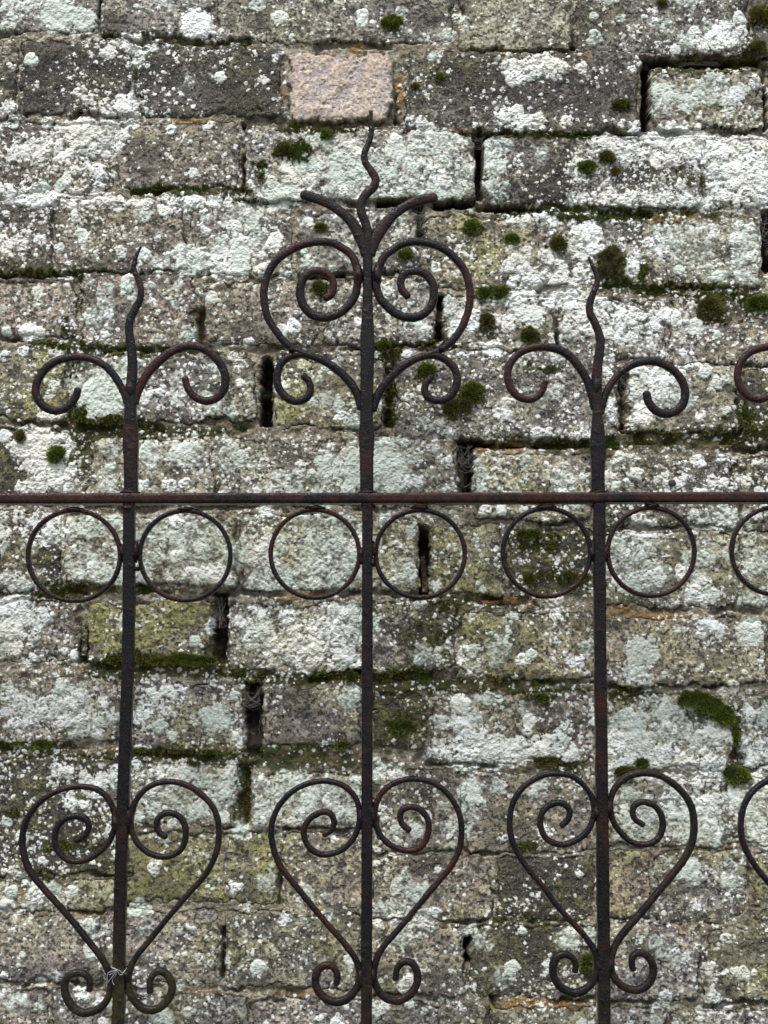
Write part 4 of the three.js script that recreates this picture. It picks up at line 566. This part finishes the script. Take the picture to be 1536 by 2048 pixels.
const hc2 = on(500, 1500, [[940, 472], [905, 445], [886, 395], [902, 352], [950, 336], [1010, 356], [1050, 410], [1055, 470], [1035, 540], [990, 584], [930, 594], [860, 578], [802, 540], [758, 480], [739, 400], [746, 320], [782, 250], [842, 202], [910, 177], [980, 172], [1060, 186], [1140, 232], [1200, 302], [1240, 390], [1250, 490], [1235, 590], [1185, 690], [1110, 782], [1012, 898], [922, 1008], [842, 1100], [776, 1180], [740, 1260], [732, 1340], [748, 1400], [786, 1453], [840, 1478], [900, 1473], [958, 1430], [988, 1370], [984, 1302], [950, 1256], [905, 1252], [870, 1292], [860, 1350]]);
half(hc2, 54, .45);
const hr1 = on(1016, 1500, [[318, 445], [354, 410], [363, 360], [335, 322], [290, 312], [236, 332], [197, 380], [191, 440], [216, 510], [270, 550], [330, 558], [400, 534], [460, 490], [498, 420], [508, 345], [490, 270], [440, 202], [380, 157], [310, 142], [222, 146], [142, 180], [72, 240], [27, 320], [10, 420], [17, 510], [52, 600], [110, 690], [200, 800], [290, 920], [390, 1030], [460, 1108], [508, 1185], [526, 1260], [520, 1325], [488, 1385], [430, 1428], [380, 1433], [312, 1400], [271, 1340], [266, 1280], [286, 1226], [335, 1207], [384, 1231], [399, 1270], [396, 1305]]);
half(hr1, 55, .34);
half(on(1016, 1500, [[795, 440], [752, 410], [736, 370], [752, 322], [800, 307], [860, 326], [903, 380], [913, 440], [894, 510], [850, 548], [790, 558], [720, 538], [660, 480], [622, 420], [605, 340], [612, 270], [652, 200], [722, 152], [800, 137], [880, 146], [960, 187], [1040, 262], [1084, 340], [1098, 440], [1088, 540], [1048, 630], [968, 740], [870, 858], [780, 968], [700, 1058], [642, 1138], [615, 1205], [608, 1270], [620, 1330], [660, 1383], [720, 1413], [780, 1413], [828, 1380], [857, 1320], [852, 1262], [818, 1212], [770, 1197], [736, 1222], [731, 1262], [738, 1295]]), 56, .26, .16, HW.map((v, k) => k > 4 && k < 12 ? v + 1 : v));
half(shift(hr1, 462, 5), 57, .2);
// welds at the joints
[[246, 1104, 5, 17], [273, 1102, 5, 20], [274, 1138, 6, 5], [723, 1112, 4, 18], [749, 1098, 5, 16], [746, 1125, 4, 10], [1184, 1106, 5, 18], [1211, 1106, 5, 18], [149, 1019, 20, 5], [371, 1019, 18, 5], [630, 1016, 20, 5], [840, 1016, 18, 6], [1093, 1014, 20, 5], [1302, 1013, 17, 6],
  [232, 1642, 7, 26], [257, 1640, 7, 25], [721, 1632, 4, 22], [746, 1630, 5, 22], [1192, 1620, 6, 20], [1217, 1615, 6, 18], [226, 1950, 8, 16], [254, 1950, 6, 16], [722, 1955, 5, 22], [746, 1952, 5, 20], [1197, 1930, 5, 20], [1220, 1932, 6, 16],
  [262, 986, 20, 6], [734, 986, 19, 6], [1196, 984, 18, 6], [258, 1016, 16, 7], [735, 1014, 15, 7], [1198, 1013, 15, 6], [717, 550, 7, 26], [755, 550, 7, 24], [262, 780, 9, 20], [1194, 770, 9, 18], [584, 701, 8, 6], [884, 698, 9, 7]].forEach(([x, y, a, b], k) => bead(x, y, a + (b > 9 ? 2.2 : 0), b, b < 8 ? 14 : 14, k + 1, gate, .2 + .5 * ((k * 7 % 5) / 5)));
// a twist of wire round the foot of the left bar
{
  const wire = new THREE.Group(), [bx, by] = onPlane(236, 1938, 0); wire.name = 'wire_tie'; wire.position.set(bx, by, .012); scene.add(wire);
  tag(wire, 'thin grey twisted wire tied round the left bar above its foot curls', 'wire');
  const m = new THREE.MeshStandardMaterial({ color: new THREE.Color(.34, .36, .38), roughness: .45, metalness: .6 });
  const k = 7.68, W = (l, r) => { const c = new THREE.CatmullRomCurve3(l.map(([x, y, z]) => { const p = onPlane(160 + x / k, 1880 + y / k, 0); return new THREE.Vector3(p[0] - bx, p[1] - by, z * G1); })); mesh('wire_strand', new THREE.TubeGeometry(c, 40, r * G1, 6), m, wire); };
  W([[490, 380, -14], [510, 395, 0], [560, 415, 2], [630, 435, 2], [680, 475, 1], [715, 440, -2], [730, 400, -14]], .75);
  W([[500, 400, -4], [560, 405, 2], [600, 430, 4], [540, 440, 4], [470, 470, 2], [450, 500, 2], [447, 600, 3], [440, 690, 3]], .75);
  W([[590, 420, 3], [570, 470, 4], [520, 540, 4], [460, 615, 3]], .8);
  W([[580, 425, 5], [530, 480, 4], [470, 505, 1]], .7);
  W([[600, 440, 3], [575, 510, 3], [530, 570, 2], [535, 625, 3], [560, 655, 4]], .6);
  W([[600, 430, 3], [640, 500, 3], [690, 490, 2]], .6);
}
// ------------------------------------------------------------------ cobwebs, fibres, a nail
{
  const m = new THREE.MeshStandardMaterial({ color: new THREE.Color(.26, .25, .23), roughness: .9 }), tan = new THREE.MeshStandardMaterial({ color: new THREE.Color(.34, .28, .18), roughness: .95 });
  const strand = (a, b, sag, rr, k) => { const pts = []; for (let t = 0; t <= 4; t++) { const f = t / 4, q = 4 * f * (1 - f); pts.push(new THREE.Vector3(a[0] + (b[0] - a[0]) * f, a[1] + (b[1] - a[1]) * f - sag * q, a[2] + (b[2] - a[2]) * f + k * q)); } return new THREE.TubeGeometry(new THREE.CatmullRomCurve3(pts), 8, rr, 4); };
  const at3 = (x, y, z) => { const p = wl(x, y); return [wx(p[0]), wy(p[1]), WZ + z * UNIT]; };
  [[834, 440, 20, 34, 'grey cobweb slung in the hole beside the right leaf of the central finial'], [955, 274, 18, 14, 'thin cobweb across the top of the open joint right of the central spike'], [440, 1225, 13, 32, 'dusty cobweb in the round hole right of the left bar'], [1258, 762, 20, 22, 'cobweb in the hole under the right curl of the right finial'], [1530, 455, 18, 30, 'cobweb in the dark hole at the right edge of the picture'], [929, 915, 15, 26, 'straggly cobweb in the open joint above the rail, right of the central stem'], [505, 1392, 16, 20, 'dusty cobweb in the head of the tall open joint at mid height']].forEach(([x, y, hx, hy, label], n) => {
    const r = rng(700 + n), gs = [], c = at3(x, y, 0);
    for (let k = 0; k < 20; k++) {
      const t = r(), u = r(), side = r() < .7, a = side ? at3(x - hx * (.8 + .3 * r()), y + hy * (2 * t - 1), -6 + 8 * r()) : at3(x + hx * (2 * t - 1), y - hy, -14 * r()), b = side ? at3(x + hx * (.8 + .3 * r()), y + hy * (2 * u - 1), -6 + 8 * r()) : at3(x + hx * (2 * u - 1), y + hy * (.2 + .8 * r()), -16 * r());
      const g = strand(a, b, (3 + 16 * r()) * UNIT, (.12 + .16 * r()) * UNIT, -8 * r() * UNIT); g.translate(-c[0], -c[1], -c[2]); gs.push(g);
    }
    const o = mesh('cobweb', mergeGeometries(gs), m); o.position.set(...c); tag(o, label, 'cobweb');
  });
  const r = rng(88), gs = [];
  for (let k = 0; k < 150; k++) {
    let x, y, t = 0; do { x = r() * 1536; y = r() * 2048; const [u, v] = wl(x, y), o = Math.round(v - Y0) * RW + Math.round(u - X0); if (SD[o] > -1) break; } while (++t < 60);
    const [u, v] = wl(x, y), n = 4 + (r() * 3 | 0), pts = []; let a = r() * 6.28, px = u, py = v, z = surfZ(u, v) + 1; const st = 3 + r() * 7;
    for (let q = 0; q < n; q++) { pts.push(new THREE.Vector3(wx(px), wy(py), WZ + z * UNIT)); a += (r() - .5) * 1.1; px += Math.cos(a) * st; py += Math.sin(a) * st; z = Math.max(surfZ(px, py) + 1.2, z - 3) + r() * 1.5; }
    gs.push(new THREE.TubeGeometry(new THREE.CatmullRomCurve3(pts), 12, (.28 + .3 * r()) * UNIT, 4));
  }
  tag(mesh('dry_fibres', mergeGeometries(gs), tan), 'dry roots and grass fibres caught in the joints of the wall', 'fibres', null, 'stuff');
  const nail = new THREE.Group(), p = at3(1343, 967, 8); nail.name = 'iron_nail'; nail.position.set(...p); scene.add(nail); tag(nail, 'rusty iron nail with a round head driven into the wall above the rail', 'nail');
  const nm = new THREE.MeshStandardMaterial({ color: new THREE.Color(.03, .025, .024), roughness: .7 });
  const head = new THREE.SphereGeometry(7.5 * UNIT, 18, 12); head.scale(1, 1, .45); mesh('nail_head', head, nm, nail); const sh = new THREE.CylinderGeometry(2.6 * UNIT, 2 * UNIT, 26 * UNIT, 10); sh.rotateX(Math.PI / 2); sh.translate(0, 0, -13 * UNIT); mesh('shank', sh, nm, nail);
}
renderer.render(scene, camera);
